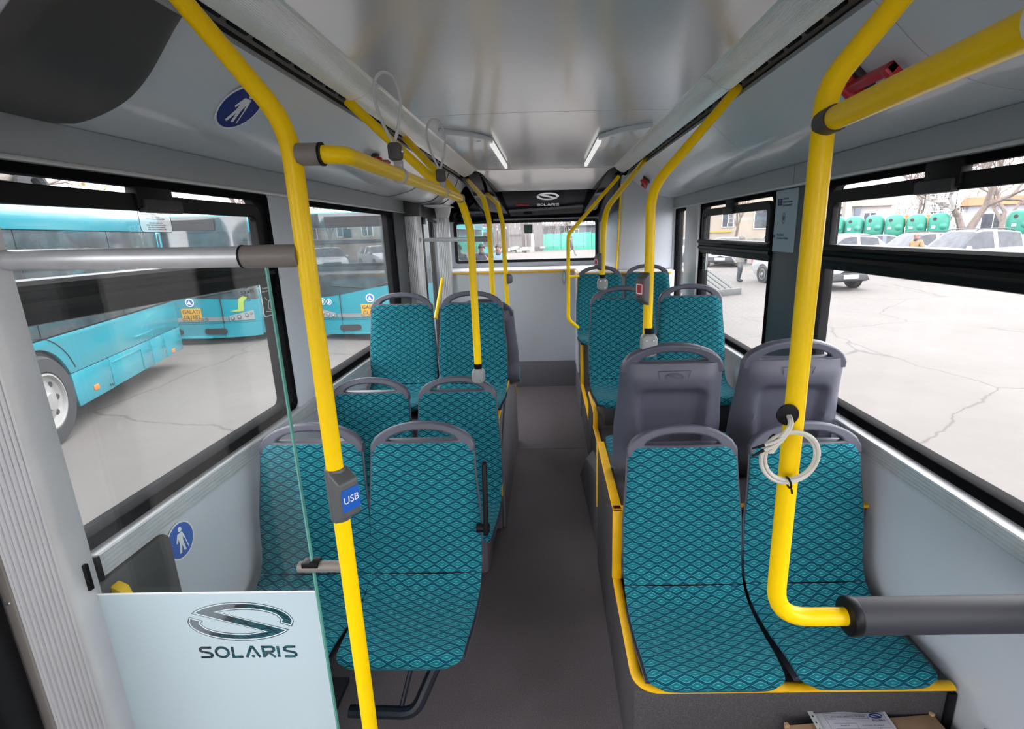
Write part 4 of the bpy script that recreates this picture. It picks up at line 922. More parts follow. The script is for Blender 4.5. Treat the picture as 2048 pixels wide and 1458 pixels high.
# poster on the slate pillar
po = thing('funding_poster', 'pale blue poster with blue flag and emblems on the slate pillar', 'poster')
Mp = frame((1.2040, 2.722, 1.728), (0, -1, 0), (0, 0, 1))
flat('poster_sheet', curve_mesh([rrect(.275, .305, .006)], .0008), MT['poster'], Mp, po)
Mq = Mp @ Matrix.Translation((0, 0, .0012))
fl_ = flat('flag_block', curve_mesh([[(-.080, .078), (-.030, .078), (-.030, .112), (-.080, .112)]], .0003), MT['eublue'], Mq, po)
for k in range(12):
    a = 2*math.pi*k/12; flat('flag_star', curve_mesh([ell(.0016, .0016, 6, -.055+.010*math.cos(a), .095+.010*math.sin(a))], .0003), MT['eyel'], Mq @ Matrix.Translation((0, 0, .0004)), fl_)
flat('poster_text', text_mesh('Finantat de\nUniunea Europeana\nNextGenerationEU', .0165, .0003, 'LEFT', .8), MT['prnt'], Mq @ Matrix.Translation((-.022, .094, 0)), po)
flat('emblem', curve_mesh([ell(.017, .027, 24, 0, 0), ell(.014, .023, 24)], .0003), MT['prnt'], Mq @ Matrix.Translation((0, .015, 0)), po)
flat('emblem_shield', curve_mesh([[(-.008, .010), (.008, .010), (.007, -.006), (0, -.014), (-.007, -.006)]], .0003), MT['prnt'], Mq @ Matrix.Translation((0, .015, 0)), po)
for k, m_ in enumerate(('eublue', 'eublue', 'eyel')): flat('arrow_mark', curve_mesh([[(0, .012), (.012, 0), (0, -.012)]], .0003), MT[m_], Mq @ Matrix.Translation((-.105+.012*k, -.075, 0)), po)
flat('poster_text', text_mesh('Planul National\nde Redresare si Rezilienta', .0175, .0003, 'LEFT', .72), MT['prnt'], Mq @ Matrix.Translation((-.062, -.075, 0)), po)
# cardboard box and document
cb = thing('cardboard_box', 'brown cardboard box standing before the low podium', 'box')
rz = Matrix.Rotation(R(4), 4, 'Z')
b = MB(); b.box(-.225, .225, -.17, .17, 0, .278); me = b.mesh('box_body', MT['card'], bevel=.003); Mx = Matrix.Translation((.905, 1.045, 0)) @ rz; me.transform(Mx); link('box_body', me, cb)
for sx in (-1, 1):
    b = MB(); b.box(min(sx*.002, sx*.226), max(sx*.002, sx*.226), -.171, .171, .2785, .2825); me = b.mesh('box_flap', MT['card'], bevel=.001); me.transform(Mx); link('box_flap', me, cb)
    b = MB(); b.box(sx*.222-.006, sx*.222+.006, .164, .176, .27, .290); me = b.mesh('flap_tab', MT['card'], bevel=.002); me.transform(Mx); link('flap_tab', me, cb)
dc = thing('document', 'white printed document in a clear punched sleeve lying on the box', 'document')
Md = frame((.871, 1.120, .286), (1, .012, 0), (0, 1, 0.0))
def sheet(x0, x1, y0, y1, z, m, nm, amp=.0025):
    P = [[(x0+(x1-x0)*i/12, y0+(y1-y0)*j/12, z+amp*(1+math.sin(9*(i/12)+1.2)*math.sin(5*j/12))) for j in range(13)] for i in range(13)]
    g = MB(); g.grid(P, 13, 13); me = g.mesh(nm, MT[m]); me.transform(Md); return link(nm, me, dc)
sheet(-.102, .108, -.15, .137, .000, 'paper', 'paper_sheet')
sheet(-.122, .110, -.152, .141, .0030, 'sleeve', 'plastic_sleeve')
me = curve_mesh([[(-.122, -.15), (-.106, -.15), (-.106, .141), (-.122, .141)]]+[ell(.003, .0035, 10, -.1135, y) for y in (.10, .08, .06, .02, -.02)], .0004); flat('punched_edge', me, mat('sleeve_edge', (.55, .60, .60), .3), Md @ Matrix.Translation((0, 0, .008)), dc)
Mi = Md @ Matrix.Translation((0, 0, .0075))
ln = lambda x0, y0, x1, y1, w_=.0009: strip([(x0, y0), (x1, y1)], w_)
rules = [q for a in ((-.080, .108, .095, .108), (-.080, .108, -.080, -.14), (.095, .108, .095, -.14), (-.074, .103, .045, .103), (-.074, .090, .045, .090), (-.074, .103, -.074, .090), (.045, .103, .045, .090), (-.065, .076, .0, .076), (-.065, .06, .092, .06), (-.065, .045, .06, .045), (0, .076, 0, .03), (.06, .06, .06, .045)) for q in ln(*a)]
for q in rules: flat('ruled_line', curve_mesh([q], .0001), MT['prnt'], Mi, dc)
flat('document_print', text_mesh('LISTA DOCUMENTELOR EMISE', .0085, .0001, sx=.9), MT['ink'], Mi @ Matrix.Translation((-.014, .0965, 0)), dc)
flat('document_print', text_mesh('E-U Galati, Municipiul', .0070, .0001), MT['ink'], Mi @ Matrix.Translation((.045, .0675, 0)), dc)
flat('document_print', text_mesh('Beneficiar', .0065, .0001), MT['ink'], Mi @ Matrix.Translation((-.035, .0690, 0)), dc)
flat('document_print', text_mesh('2024-11', .0070, .0001), MT['ink'], Mi @ Matrix.Translation((.035, .052, 0)), dc)
flat('document_emblem', curve_mesh([[(x*.020, y*.023) for x, y in emblem()]], .0001), MT['eublue'], Mi @ Matrix.Translation((.070, .098, 0)), dc)
flat('document_lettering', curve_mesh(letters('SOLARIS', .0048, .0046, .0012, .0011), .0001), MT['ink'], Mi @ Matrix.Translation((.071, .083, 0)), dc)
wb = thing('wall_bracket', 'small black bracket on the right wall next to the box', 'bracket')
MB().box(1.160, 1.178, 1.08, 1.125, .20, .36).build('bracket_plate', MT['black'], wb, bevel=.012, seg=3); MB().lathe([(.006, 0), (.004, .003)], (1.160, 1.10, .335), (-1, 0, 0), 10).build('screw', MT['steel'], wb)
# ---------------------------------------------------------------- the yard: ground and parked buses
GZ = -.35
g = tag(empty('ground'), kind='structure'); MB().box(-140, 140, -70, 170, GZ-.1, GZ).build('concrete_apron', concrete_mat(), g, smooth=False)
XM = dict(teal=mat('turquoise_bus_paint', (.014, .205, .255), .25, var=.02, scale=1, coat=.5), bglass=mat('tinted_bus_glass', (.035, .045, .05), .06, var=.5, scale=3, spec=.9), tyre=mat('tyre_rubber', (.022, .022, .024), .8, var=.1), rim=mat('dusty_rim', (.27, .26, .25), .5, metal=.15, var=.08),
 dark=mat('underbody', (.02, .02, .022), .8), orange=mat('orange_marker', (.75, .16, .03), .35), plate=mat('yellow_plate', (.50, .27, .015), .5), chrome=mat('silver_band', (.30, .31, .31), .3, metal=.5), lamp=mat('lamp_glass', (.24, .25, .25), .12), hole=mat('lamp_dark', (.10, .11, .12), .2), lime=mat('lime_decal', (.25, .34, .05), .5),
 wpaint=mat('white_car_paint', (.40, .41, .43), .22, var=.01, coat=.5), gpaint=mat('silver_car_paint', (.36, .38, .42), .22, coat=.5), dpaint=mat('blue_grey_car_paint', (.07, .09, .13), .2, coat=.5), rpaint=mat('red_car_paint', (.40, .03, .05), .2, coat=.5), ppaint=mat('peach_car_paint', (.72, .52, .38), .25, coat=.5),
 cglass=mat('car_glass', (.05, .055, .068), .10, var=.3, scale=4, spec=.3), cplast=mat('car_plastic', (.045, .047, .052), .6), tail=mat('tail_lamp', (.55, .04, .06), .25), head=mat('head_lamp', (.65, .67, .70), .12))
def wheel(root, c, ax, r=.48, w=.27, nm='wheel'):
    c = Vector(c); a = Vector(ax)
    t = MB().lathe([(r*.60, -w), (r*.93, -w), (r, -w*.82), (r, -w*.14), (r*.94, 0), (r*.66, .0), (r*.60, -.03), (r*.60, -w)], c, a, 36, cap=False).build(nm, XM['tyre'], root, ang=40)
    b = MB(); b.lathe([(r*.62, -.05), (r*.62, .0), (r*.58, .004), (r*.55, -.03), (r*.46, -.05), (r*.36, -.035), (r*.22, -.02), (r*.18, .02), (.001, .025)], c, a, 36, cap=False); o = b.build('rim', XM['rim'], t, ang=40)
    u = a.orthogonal().normalized(); v = a.cross(u)
    return t
TH = math.atan2(-.954, .301)
A = thing('parked_bus', 'turquoise bus parked side-on outside the left window', 'bus', (-6.35, 8.6, 0), TH)
LA = 9.5; wx, wz, wr_ = 3.80, .13, .54
def sidepoly(name, poly, m, y0=-.035, y1=0.0, bev=.004): return MB().prism(poly, 'y', y0, y1).build(name, XM[m], A, bevel=bev)
def arc(cx, cz, r, a0, a1, n=14): return [(cx+r*math.cos(R(a0+(a1-a0)*k/n)), cz+r*math.sin(R(a0+(a1-a0)*k/n))) for k in range(n+1)]
sidepoly('waist_panel', [(0, .305), (wx-.54, .305)]+[p for p in arc(wx, wz, wr_, 161, 19)]+[(wx+.54, .305), (LA, .305), (LA, .755), (0, .735)], 'teal')
for x0, x1 in ((0.005, .69), (.70, 1.19), (1.20, 2.44), (2.45, 3.24)):
    if x1 < 3.2: sidepoly('skirt_panel', [(x0, -.08), (x1, -.085), (x1, .297), (x0, .297)], 'teal')
    else: sidepoly('skirt_panel', [(x0, -.09), (x1+.02, -.09), (x1+.04, .0)]+[(x1+.045, .12), (x1+.045, .297), (x0, .297)], 'teal')
sidepoly('skirt_panel', [(wx+.57, -.09), (LA, -.09), (LA, .297), (wx+.52, .297)], 'teal')
sidepoly('roof_band', [(0, 1.86), (LA, 1.86), (LA, 2.22), (.1, 2.22), (0, 2.10)], 'teal', bev=.03)
sidepoly('corner_post', [(-.0, .735), (.10, .735), (.18, 1.86), (.0, 1.86)], 'teal')
for x0, x1 in ((.20, 1.75), (1.77, 3.6), (3.62, 5.4), (5.42, 7.3), (7.32, 9.4)): MB().box(x0, x1, -.05, -.012, .758, 1.857).build('side_window', XM['bglass'], A, smooth=False)
b = MB(); b.box(.02, LA, -2.5, -.05, -.05, .76); b.box(.02, LA, -2.5, -.06, .76, 1.9); b.build('body_core', XM['dark'], A)
b = MB(); b.box(-.01, LA, -2.48, -.03, 1.9, 2.28); b.build('roof', XM['teal'], A, bevel=.10, seg=4)
MB().prism([(-.02, -.1), (.03, -.1), (.03, 2.1), (-.02, 2.1)], 'y', -2.45, -.02).build('rear_panel', XM['teal'], A, bevel=.01)
MB().prism([(p[0], p[1]) for p in arc(wx, wz, .535, 180, 0)]+[(wx+.5, -.1), (wx-.5, -.1)], 'y', -.35, -.046).build('arch_liner', XM['dark'], A)
b = MB(); b.tube([(x, .004, z) for x, z in arc(wx, wz, .66, 160, 30, 20)], .005, 5); b.build('arch_line', XM['dark'], A)
wheel(A, (wx, .025, .13), (0, 1, 0))
bb = MB(); 
for k in range(8):
    a = 2*math.pi*k/8; bb.lathe([(.034, 0), (.026, .008)], (wx+.215*math.cos(a), -.020, .13+.215*math.sin(a)), (0, 1, 0), 10)
bb.build('rim_hole', XM['dark'], A)
for x, z in ((2.87, .03), (.44, -.03), (5.5, .03)): MB().box(x-.055, x+.055, -.002, .012, z-.03, z+.03).build('side_marker', XM['orange'], A, bevel=.006)
b = MB(); b.box(1.0, 1.62, .0, .008, .405, .42); b.box(1.0, 1.01, .0, .008, .31, .42); b.build('hatch_grip', XM['teal'], A, bevel=.002)
b = MB(); b.box(1.55, 2.40, 0, .008, .215, .235); b.box(1.55, 1.56, 0, .008, -.06, .235); b.build('hatch_grip', XM['teal'], A, bevel=.002)
flat('bus_lettering', text_mesh('T A', .05, .001), XM['dark'], frame((2.52, .003, -.04), (-1, 0, 0), (0, 0, 1)), A)
MB().box(.10, .16, .0, .006, 1.62, 1.84).build('vent_strip', XM['dark'], A)
# buses seen from the front
def bus_front(x, y, label, plate, gb, decals):
    t = thing('parked_bus', label, 'bus', (x, y, GZ))
    hw = 1.25
    def fy(u, z): return .28*abs(u/hw)**4 + .05*max(0, (z-1.0))**1.0*.35
    def patch(nm, m, zlo, zhi, off=0, x0=-hw, x1=hw, nx=24, nz=8):
        P = []
        for i in range(nx+1):
            u = x0+(x1-x0)*i/nx; a = zlo(u) if callable(zlo) else zlo; c = zhi(u) if callable(zhi) else zhi
            P.append([(u, fy(u, a+(c-a)*j/nz)-off, a+(c-a)*j/nz) for j in range(nz+1)])
        bk = [[(p[0], p[1]+.05, p[2]) for p in row] for row in P]
        b = MB(); b.grid(P, nx+1, nz+1)
        o = b.build(nm, XM[m], t, ang=60); return o
    gbz = lambda u: gb(u)+.35
    patch('bumper', 'teal', .13, .42, .03)
    patch('front_panel', 'teal', .42, gbz)
    patch('windscreen', 'bglass', gbz, 2.22, -.01)
    patch('destination_cowl', 'bglass', 2.22, 2.52, .0)
    patch('silver_band', 'chrome', .47, .56, .012, -.72, .72)
    b = MB()
    for u in (-1.246, 1.246):
        s = 1 if u > 0 else -1
        for k in range(5):
            y0 = .30+1.7*k; b.box(min(u, u-.04*s), max(u, u-.04*s), y0, y0+1.66, 1.12, 2.2)
    b.build('side_glass', XM['bglass'], t)
    b = MB(); b.box(-1.25, -1.2, .28, 9, .15, 1.1); b.box(1.2, 1.25, .28, 9, .15, 1.1); b.box(-1.25, 1.25, .30, 9, 2.2, 2.56); b.box(-1.25, 1.25, 8.95, 9.0, .15, 2.5); b.build('body_side', XM['teal'], t, bevel=.05, seg=3)
    b = MB(); b.hexa([(-1.22, .25, 2.50), (1.22, .25, 2.50), (1.22, 1.2, 2.50), (-1.22, 1.2, 2.50)], [(-1.1, .5, 2.62), (1.1, .5, 2.62), (1.1, 1.2, 2.62), (-1.1, 1.2, 2.62)]); b.build('roof_cap', MT['white'], t, bevel=.03, seg=3)
    b = MB(); b.box(-1.18, 1.18, .35, 8.9, .2, .9); b.build('body_core', XM['dark'], t)
    for s in (-1, 1):
        patch('headlamp_cluster', 'lamp', lambda u: .47, lambda u: .56+.10*(abs(u)-.70)/.45, .016, min(s*.74, s*1.16), max(s*.74, s*1.16), 8, 2)
        for u, z, r_ in ((.80, .520, .040), (.92, .540, .045), (1.04, .570, .045), (1.12, .60, .026)):
            o = MB().lathe([(r_, 0), (r_, .012), (r_*.75, .014)], (s*u, fy(u, .5)-.016, z), (0, -1, 0), 16).build('headlamp', XM['hole'], t); MB().lathe([(r_*.72, .012), (r_*.4, .02)], (s*u, fy(u, .5)-.016, z), (0, -1, 0), 16).build('lens', XM['lamp'], o)
        wheel(t, (s*1.22, 2.5, .48), (s, 0, 0))
        b = MB(); b.prism(rrect(.44, .12, .05, cx=s*.45, cy=.27), 'y', -.05, 0.02); b.build('fog_recess', XM['dark'], t)
    MB().box(-.38, .38, -.10, .1, .13, .17).build('front_step', XM['teal'], t, bevel=.01)
    M = frame((0, -.012, .62), (1, 0, 0), (0, 0, 1))
    p_ = flat('number_plate', curve_mesh([rrect(.40, .24, .01)], .006), XM['plate'], M, t)
    flat('plate_lettering', text_mesh('GALATI\n'+plate, .105, .001), MT['ink'], M @ Matrix.Translation((0, .0, .008)), p_)
    e = flat('round_badge', curve_mesh([ell(.085, .085, 24)], .004), MT['signw'], frame((0, -.01, .86), (1, 0, 0), (0, 0, 1)), t)
    flat('badge_field', curve_mesh([ell(.065, .065, 20)], .002), MT['blue'], frame((0, -.016, .86), (1, 0, 0), (0, 0, 1)), e)
    flat('badge_mark', curve_mesh([[(-.05, -.03), (.0, .05), (.02, -.01), (.05, -.04)]], .001), MT['signw'], frame((0, -.019, .86), (1, 0, 0), (0, 0, 1)), e)
    flat('maker_lettering', curve_mesh(letters('SOLARIS', .055, .065, .02, .010), .001), XM['hole'], frame((.06, -.020, .515), (1, 0, 0), (0, 0, 1)), t)
    for k in (-.62, .62): MB().box(k-.003, k+.003, fy(k, .6)-.034, fy(k, .6)+.01, .14, 1.0).build('panel_joint', XM['dark'], t)
    b = MB(); b.tube(cat([(-1.28, .5, 2.1), (-1.45, .2, 1.95), (-1.42, .05, 1.6)], 10), .02, 8); b.build('mirror_arm', XM['cplast'], t)
    MB().lathe([(.02, -.16), (.09, -.1), (.11, 0), (.09, .1), (.02, .16)], (-1.40, .05, 1.48), (0, 0, 1), 12).build('mirror_pod', XM['teal'], t)
    b = MB(); b.tube([(-.1, -.03, gbz(0)+.02), (-.75, .02, gbz(-.7)+.20)], .012, 6); b.tube([(.15, -.03, gbz(.2)+.02), (.85, .06, gbz(.8)+.16)], .012, 6); b.build('wiper', XM['dark'], t)
    MB().box(-.75, .75, .02, .03, 2.26, 2.46).build('destination_display', XM['dark'], t)
    decals(t, fy)
    return t
def dec_b(t, fy):
    flat('lime_decal', curve_mesh([[(-.16, -.14), (.0, -.10), (.03, .10), (.12, .16), (.20, .13), (.12, .05), (.10, -.14), (.02, -.15)]], .001), XM['lime'], frame((.92, fy(.92, .8)-.02, .80), (1, .35, 0), (0, 0, 1)), t)
def dec_c(t, fy):
    for u in (-1.02, -.87):
        o = flat('round_decal', curve_mesh([ell(.065, .065, 20), ell(.055, .055, 20)], .001), MT['signw'], frame((u, fy(u, .8)-.02, .80), (1, -.35, 0), (0, 0, 1)), t)
        flat('decal_mark', curve_mesh([ell(.02, .04, 10)], .001), MT['signw'], frame((u, fy(u, .8)-.02, .80), (1, -.35, 0), (0, 0, 1)), o)
    MB().lathe([(.02, -.26), (.10, -.18), (.11, 0), (.10, .18), (.02, .26)], (-.15, .25, 1.32), (1, 0, .12), 14).build('dashboard_pod', XM['teal'], t)
bus_front(-7.25, 10.25, 'turquoise bus with yellow plate and lime decal facing the left window', 'GL1682', lambda u: .60-.06*abs(u), dec_b)
bus_front(-3.62, 10.35, 'turquoise bus with yellow plate and two round white decals facing us', 'GL1701', lambda u: .54+.22*sstep((u+1.1)/1.7), dec_c)
FB = bus_front(-6.0, 38, 'far turquoise bus standing beside the pale plank wall', 'GL1655', lambda u: .60, lambda t, fy: None)
# ---------------------------------------------------------------- cars
def car(label, paint, loc, ang, kind='suv', L=4.4, H=1.62, W=1.80, plate=None, rails=False):
    t = thing('parked_car', label, 'car', (loc[0], loc[1], GZ), ang, 'cars parked in the yard')
    hw = W/2
    if kind == 'suv': st = [(-.5, .46, .70, .70, .80), (-.47, .30, .86, .88, .92), (-.40, .24, .96, .98, 1), (-.24, .22, 1.02, 1.04, 1), (-.19, .22, 1.03, 1.10, 1), (-.04, .22, 1.04, H-.05, 1), (.02, .22, 1.05, H, 1), (.12, .22, 1.06, H, 1), (.16, .22, 1.07, H, 1), (.30, .22, 1.09, H-.03, 1), (.40, .24, 1.10, H-.07, 1), (.46, .28, 1.08, 1.20, .97), (.49, .36, .95, .99, .93), (.5, .45, .80, .82, .86)]
    elif kind == 'sedan': st = [(-.5, .42, .60, .60, .80), (-.47, .26, .76, .77, .92), (-.38, .22, .86, .87, 1), (-.22, .20, .92, .94, 1), (-.17, .20, .93, 1.0, 1), (-.02, .20, .94, H-.04, 1), (.04, .20, .95, H, 1), (.10, .20, .95, H, 1), (.14, .20, .96, H, 1), (.24, .20, .97, H-.08, 1), (.30, .20, .98, H-.2, 1), (.40, .22, .99, 1.03, .99), (.48, .28, .96, .97, .93), (.5, .42, .84, .85, .86)]
    else: st = [(-.5, .42, .62, .62, .80), (-.47, .26, .80, .81, .92), (-.38, .22, .90, .91, 1), (-.26, .20, .95, .97, 1), (-.21, .20, .96, 1.03, 1), (-.06, .20, .97, H-.05, 1), (.0, .20, .98, H, 1), (.09, .20, .98, H, 1), (.13, .20, .99, H, 1), (.27, .20, 1.0, H-.03, 1), (.38, .22, 1.02, H-.09, 1), (.455, .24, 1.02, 1.10, .98), (.49, .30, .92, .96, .93), (.5, .42, .78, .80, .86)]
    n = len(st); V = []
    for x, zl, zb_, zr, kk in st:
        w_ = hw*kk; hr = hw*(.74 if zr-zb_ > .2 else .74+.18*(1-(zr-zb_)/.2))
        hr = min(hr, w_*.95)
        V.append([(w_*.90, zl), (w_, zl+.14), (w_*1.0, zb_*.80), (w_*.965, zb_), (hr+.02, zr-.05 if zr-zb_ > .12 else zr-.012), (hr*.86, zr-.005), (0, zr+.015)])
    def pt(i, j, s): q = V[i][j]; return (st[i][0]*L, s*q[0], q[1])
    body = MB(); side = []; ws = MB(); rw_ = MB(); sid = {1: [], -1: []}
    ico, jw = 5, 3
    for i in range(n-1):
        for j in range(6):
            for s in (1, -1):
                q = [pt(i, j, s), pt(i+1, j, s), pt(i+1, j+1, s), pt(i, j+1, s)]
                x0, x1 = st[i][0], st[i+1][0]
                if j == 3 and 4 <= i <= 10 and (st[i+1][3]-st[i+1][2] > .12) and i not in (7,): 
                    sid[s].append((i, q)); continue
                if j >= 4 and i in (4,): ws.add(q, [(0, 1, 2, 3)]); continue
                if j >= 4 and i == 10 and kind != 'sedan': rw_.add(q, [(0, 1, 2, 3)]); continue
                if j >= 4 and i in (9, 10) and kind == 'sedan': rw_.add(q, [(0, 1, 2, 3)]); continue
                body.add(q, [(0, 1, 2, 3)])
    for e in (0, n-1):
        for s in (1, -1): body.add([pt(e, j, s) for j in range(7)], [tuple(range(7))])
    b0 = MB(); 
    for i in range(n-1): b0.add([pt(i, 0, 1), pt(i+1, 0, 1), pt(i+1, 0, -1), pt(i, 0, -1)], [(0, 1, 2, 3)])
    me = body.mesh('body', XM[paint], ang=40); bm = bmesh.new(); bm.from_mesh(me); bmesh.ops.remove_doubles(bm, verts=bm.verts, dist=.002); bmesh.ops.recalc_face_normals(bm, faces=bm.faces); bm.to_mesh(me); bm.free()
    for p_ in me.polygons: p_.use_smooth = True
    me.set_sharp_from_angle(angle=R(45)); link('body', me, t)
    b0.build('underbody', XM['dark'], t); ws.build('windscreen', XM['cglass'], t); rw_.build('rear_window', XM['cglass'], t)
    for s in (1, -1):
        grp = [[q for i, q in sid[s] if i < 7], [q for i, q in sid[s] if i > 7]]
        for gq in grp:
            if not gq: continue
            b = MB(); [b.add(q, [(0, 1, 2, 3)]) for q in gq]; b.build('side_window', XM['cglass'], t)
        for wxx in (-.305*L, .295*L):
            MB().lathe([(.37, -.02), (.37, .012)], (wxx, s*(hw-.008), .34), (0, s, 0), 24).build('wheel_arch', XM['cplast'], t)
            w_ = wheel(t, (wxx, s*(hw+.012), .325), (0, s, 0), .325, .20)
        MB().box(-.28*L, .32*L, s*hw-.015, s*hw+.012, .24, .36).build('sill_cladding', XM['cplast'], t, bevel=.01)
        b = MB(); b.lathe([(.03, -.10), (.075, -.05), (.08, .05), (.03, .10)], (-.155*L, s*(hw+.06), st[4][2]+.06), (0, 1, 0), 10); b.build('door_mirror', XM[paint], t)
        MB().box(-.498*L, -.455*L, min(s*.48, s*.84), max(s*.48, s*.84), st[1][2]-.16, st[1][2]-.03).build('headlamp', XM['head'], t, bevel=.02)
        MB().box(.455*L, .502*L, min(s*.60, s*.86), max(s*.60, s*.86), st[-2][2]-.22, st[-2][2]+.04).build('tail_lamp', XM['tail'], t, bevel=.02)
        if rails: MB().tube(cat([(-.03*L, s*hw*.66, H-.02), (.04*L, s*hw*.68, H+.05), (.28*L, s*hw*.68, H+.04), (.36*L, s*hw*.66, H-.06)], 14), .022, 8).build('roof_rail', XM['cplast'], t)
        MB().box(-.10*L, .06*L, s*hw-.01, s*hw+.008, .80, .83).build('door_handle', XM[paint], t)
    b = MB(); b.hexa([(-.505*L, -.72, .34), (-.505*L, .72, .34), (-.45*L, .80, .30), (-.45*L, -.80, .30)], [(-.515*L, -.55, .56), (-.515*L, .55, .56), (-.45*L, .80, .60), (-.45*L, -.80, .60)]); b.build('lower_grille', XM['cplast'], t, bevel=.02)
    MB().box(-.508*L, -.47*L, -.45, .45, .68, .78).build('upper_grille', XM['cplast'], t, bevel=.02)
    M = frame((-.517*L, 0, .46), (0, -1, 0), (0, 0, 1)); p_ = flat('number_plate', curve_mesh([rrect(.52, .12, .01)], .004), MT['signw'], M, t)
    if plate: flat('plate_lettering', text_mesh(plate, .09, .001), XM['tail'], M @ Matrix.Translation((0, 0, .006)), p_)
    return t
car('white crossover with dark bumper standing on the concrete behind the slate pillar', 'wpaint', (9.25, 18.75), math.atan2(.985, -.17), 'suv', 4.3, 1.60, plate='GL 32 UCM')
car('long white estate with roof rails behind the man in the tan coat', 'wpaint', (16.55, 21.2), R(10), 'suv', 4.6, 1.74, rails=True)
car('white estate with roof bars between the tan coat man and the green bins', 'wpaint', (17.3, 25.0), R(8), 'hatch', 4.4, 1.62, rails=True)
car('blue grey saloon parked in front of the green bins', 'dpaint', (19.3, 31.5), R(-30), 'sedan', 4.6, 1.46)
car('peach coloured hatchback with red tail lamp beside the person in blue', 'ppaint', (16.0, 28.8), R(2), 'hatch', 4.0, 1.50)
car('white estate car below the beige building windows', 'wpaint', (10.3, 30.2), R(62), 'hatch', 4.4, 1.55)
car('small white car seen past the grey hooded man', 'wpaint', (9.0, 35.5), R(50), 'hatch', 4.0, 1.50)
car('red hatchback parked behind the white crossover', 'rpaint', (13.2, 30.8), R(62), 'hatch', 4.2, 1.52)
car('white car seen through the narrow rear side window', 'wpaint', (8.0, 40.5), R(85), 'hatch', 4.2, 1.55)
car('white car at the far end beside the concrete pole', 'wpaint', (20.4, 36.5), R(20), 'hatch', 4.2, 1.5)
car('dark car parked beyond the long white estate', 'dpaint', (23.5, 25.5), R(10), 'sedan', 4.5, 1.5)
# ---------------------------------------------------------------- people
def skin_mesh(name, V, E, rad, root, lev=2):
    me = bpy.data.meshes.new(name); me.from_pydata(V, E, []); o = bpy.data.objects.new('tmp', me); COL.objects.link(o)
    md = o.modifiers.new('s', 'SKIN'); md.use_smooth_shade = True
    for i, d in enumerate(me.skin_vertices[0].data): d.radius = rad[i] if isinstance(rad[i], tuple) else (rad[i], rad[i]); d.use_root = (i == root)
    sb = o.modifiers.new('d', 'SUBSURF'); sb.levels = lev; sb.render_levels = lev
    dg = bpy.context.evaluated_depsgraph_get(); out = bpy.data.meshes.new_from_object(o.evaluated_get(dg)); bpy.data.objects.remove(o); bpy.data.meshes.remove(me); return out
PM = {}
def pm(c, r=.8):
    if c not in PM: PM[c] = mat('cloth_%d' % len(PM), tuple(q*.40 for q in c), r, var=.12, scale=14)
    return PM[c]
SKIN = mat('skin', (.24, .135, .10), .55, var=.05)
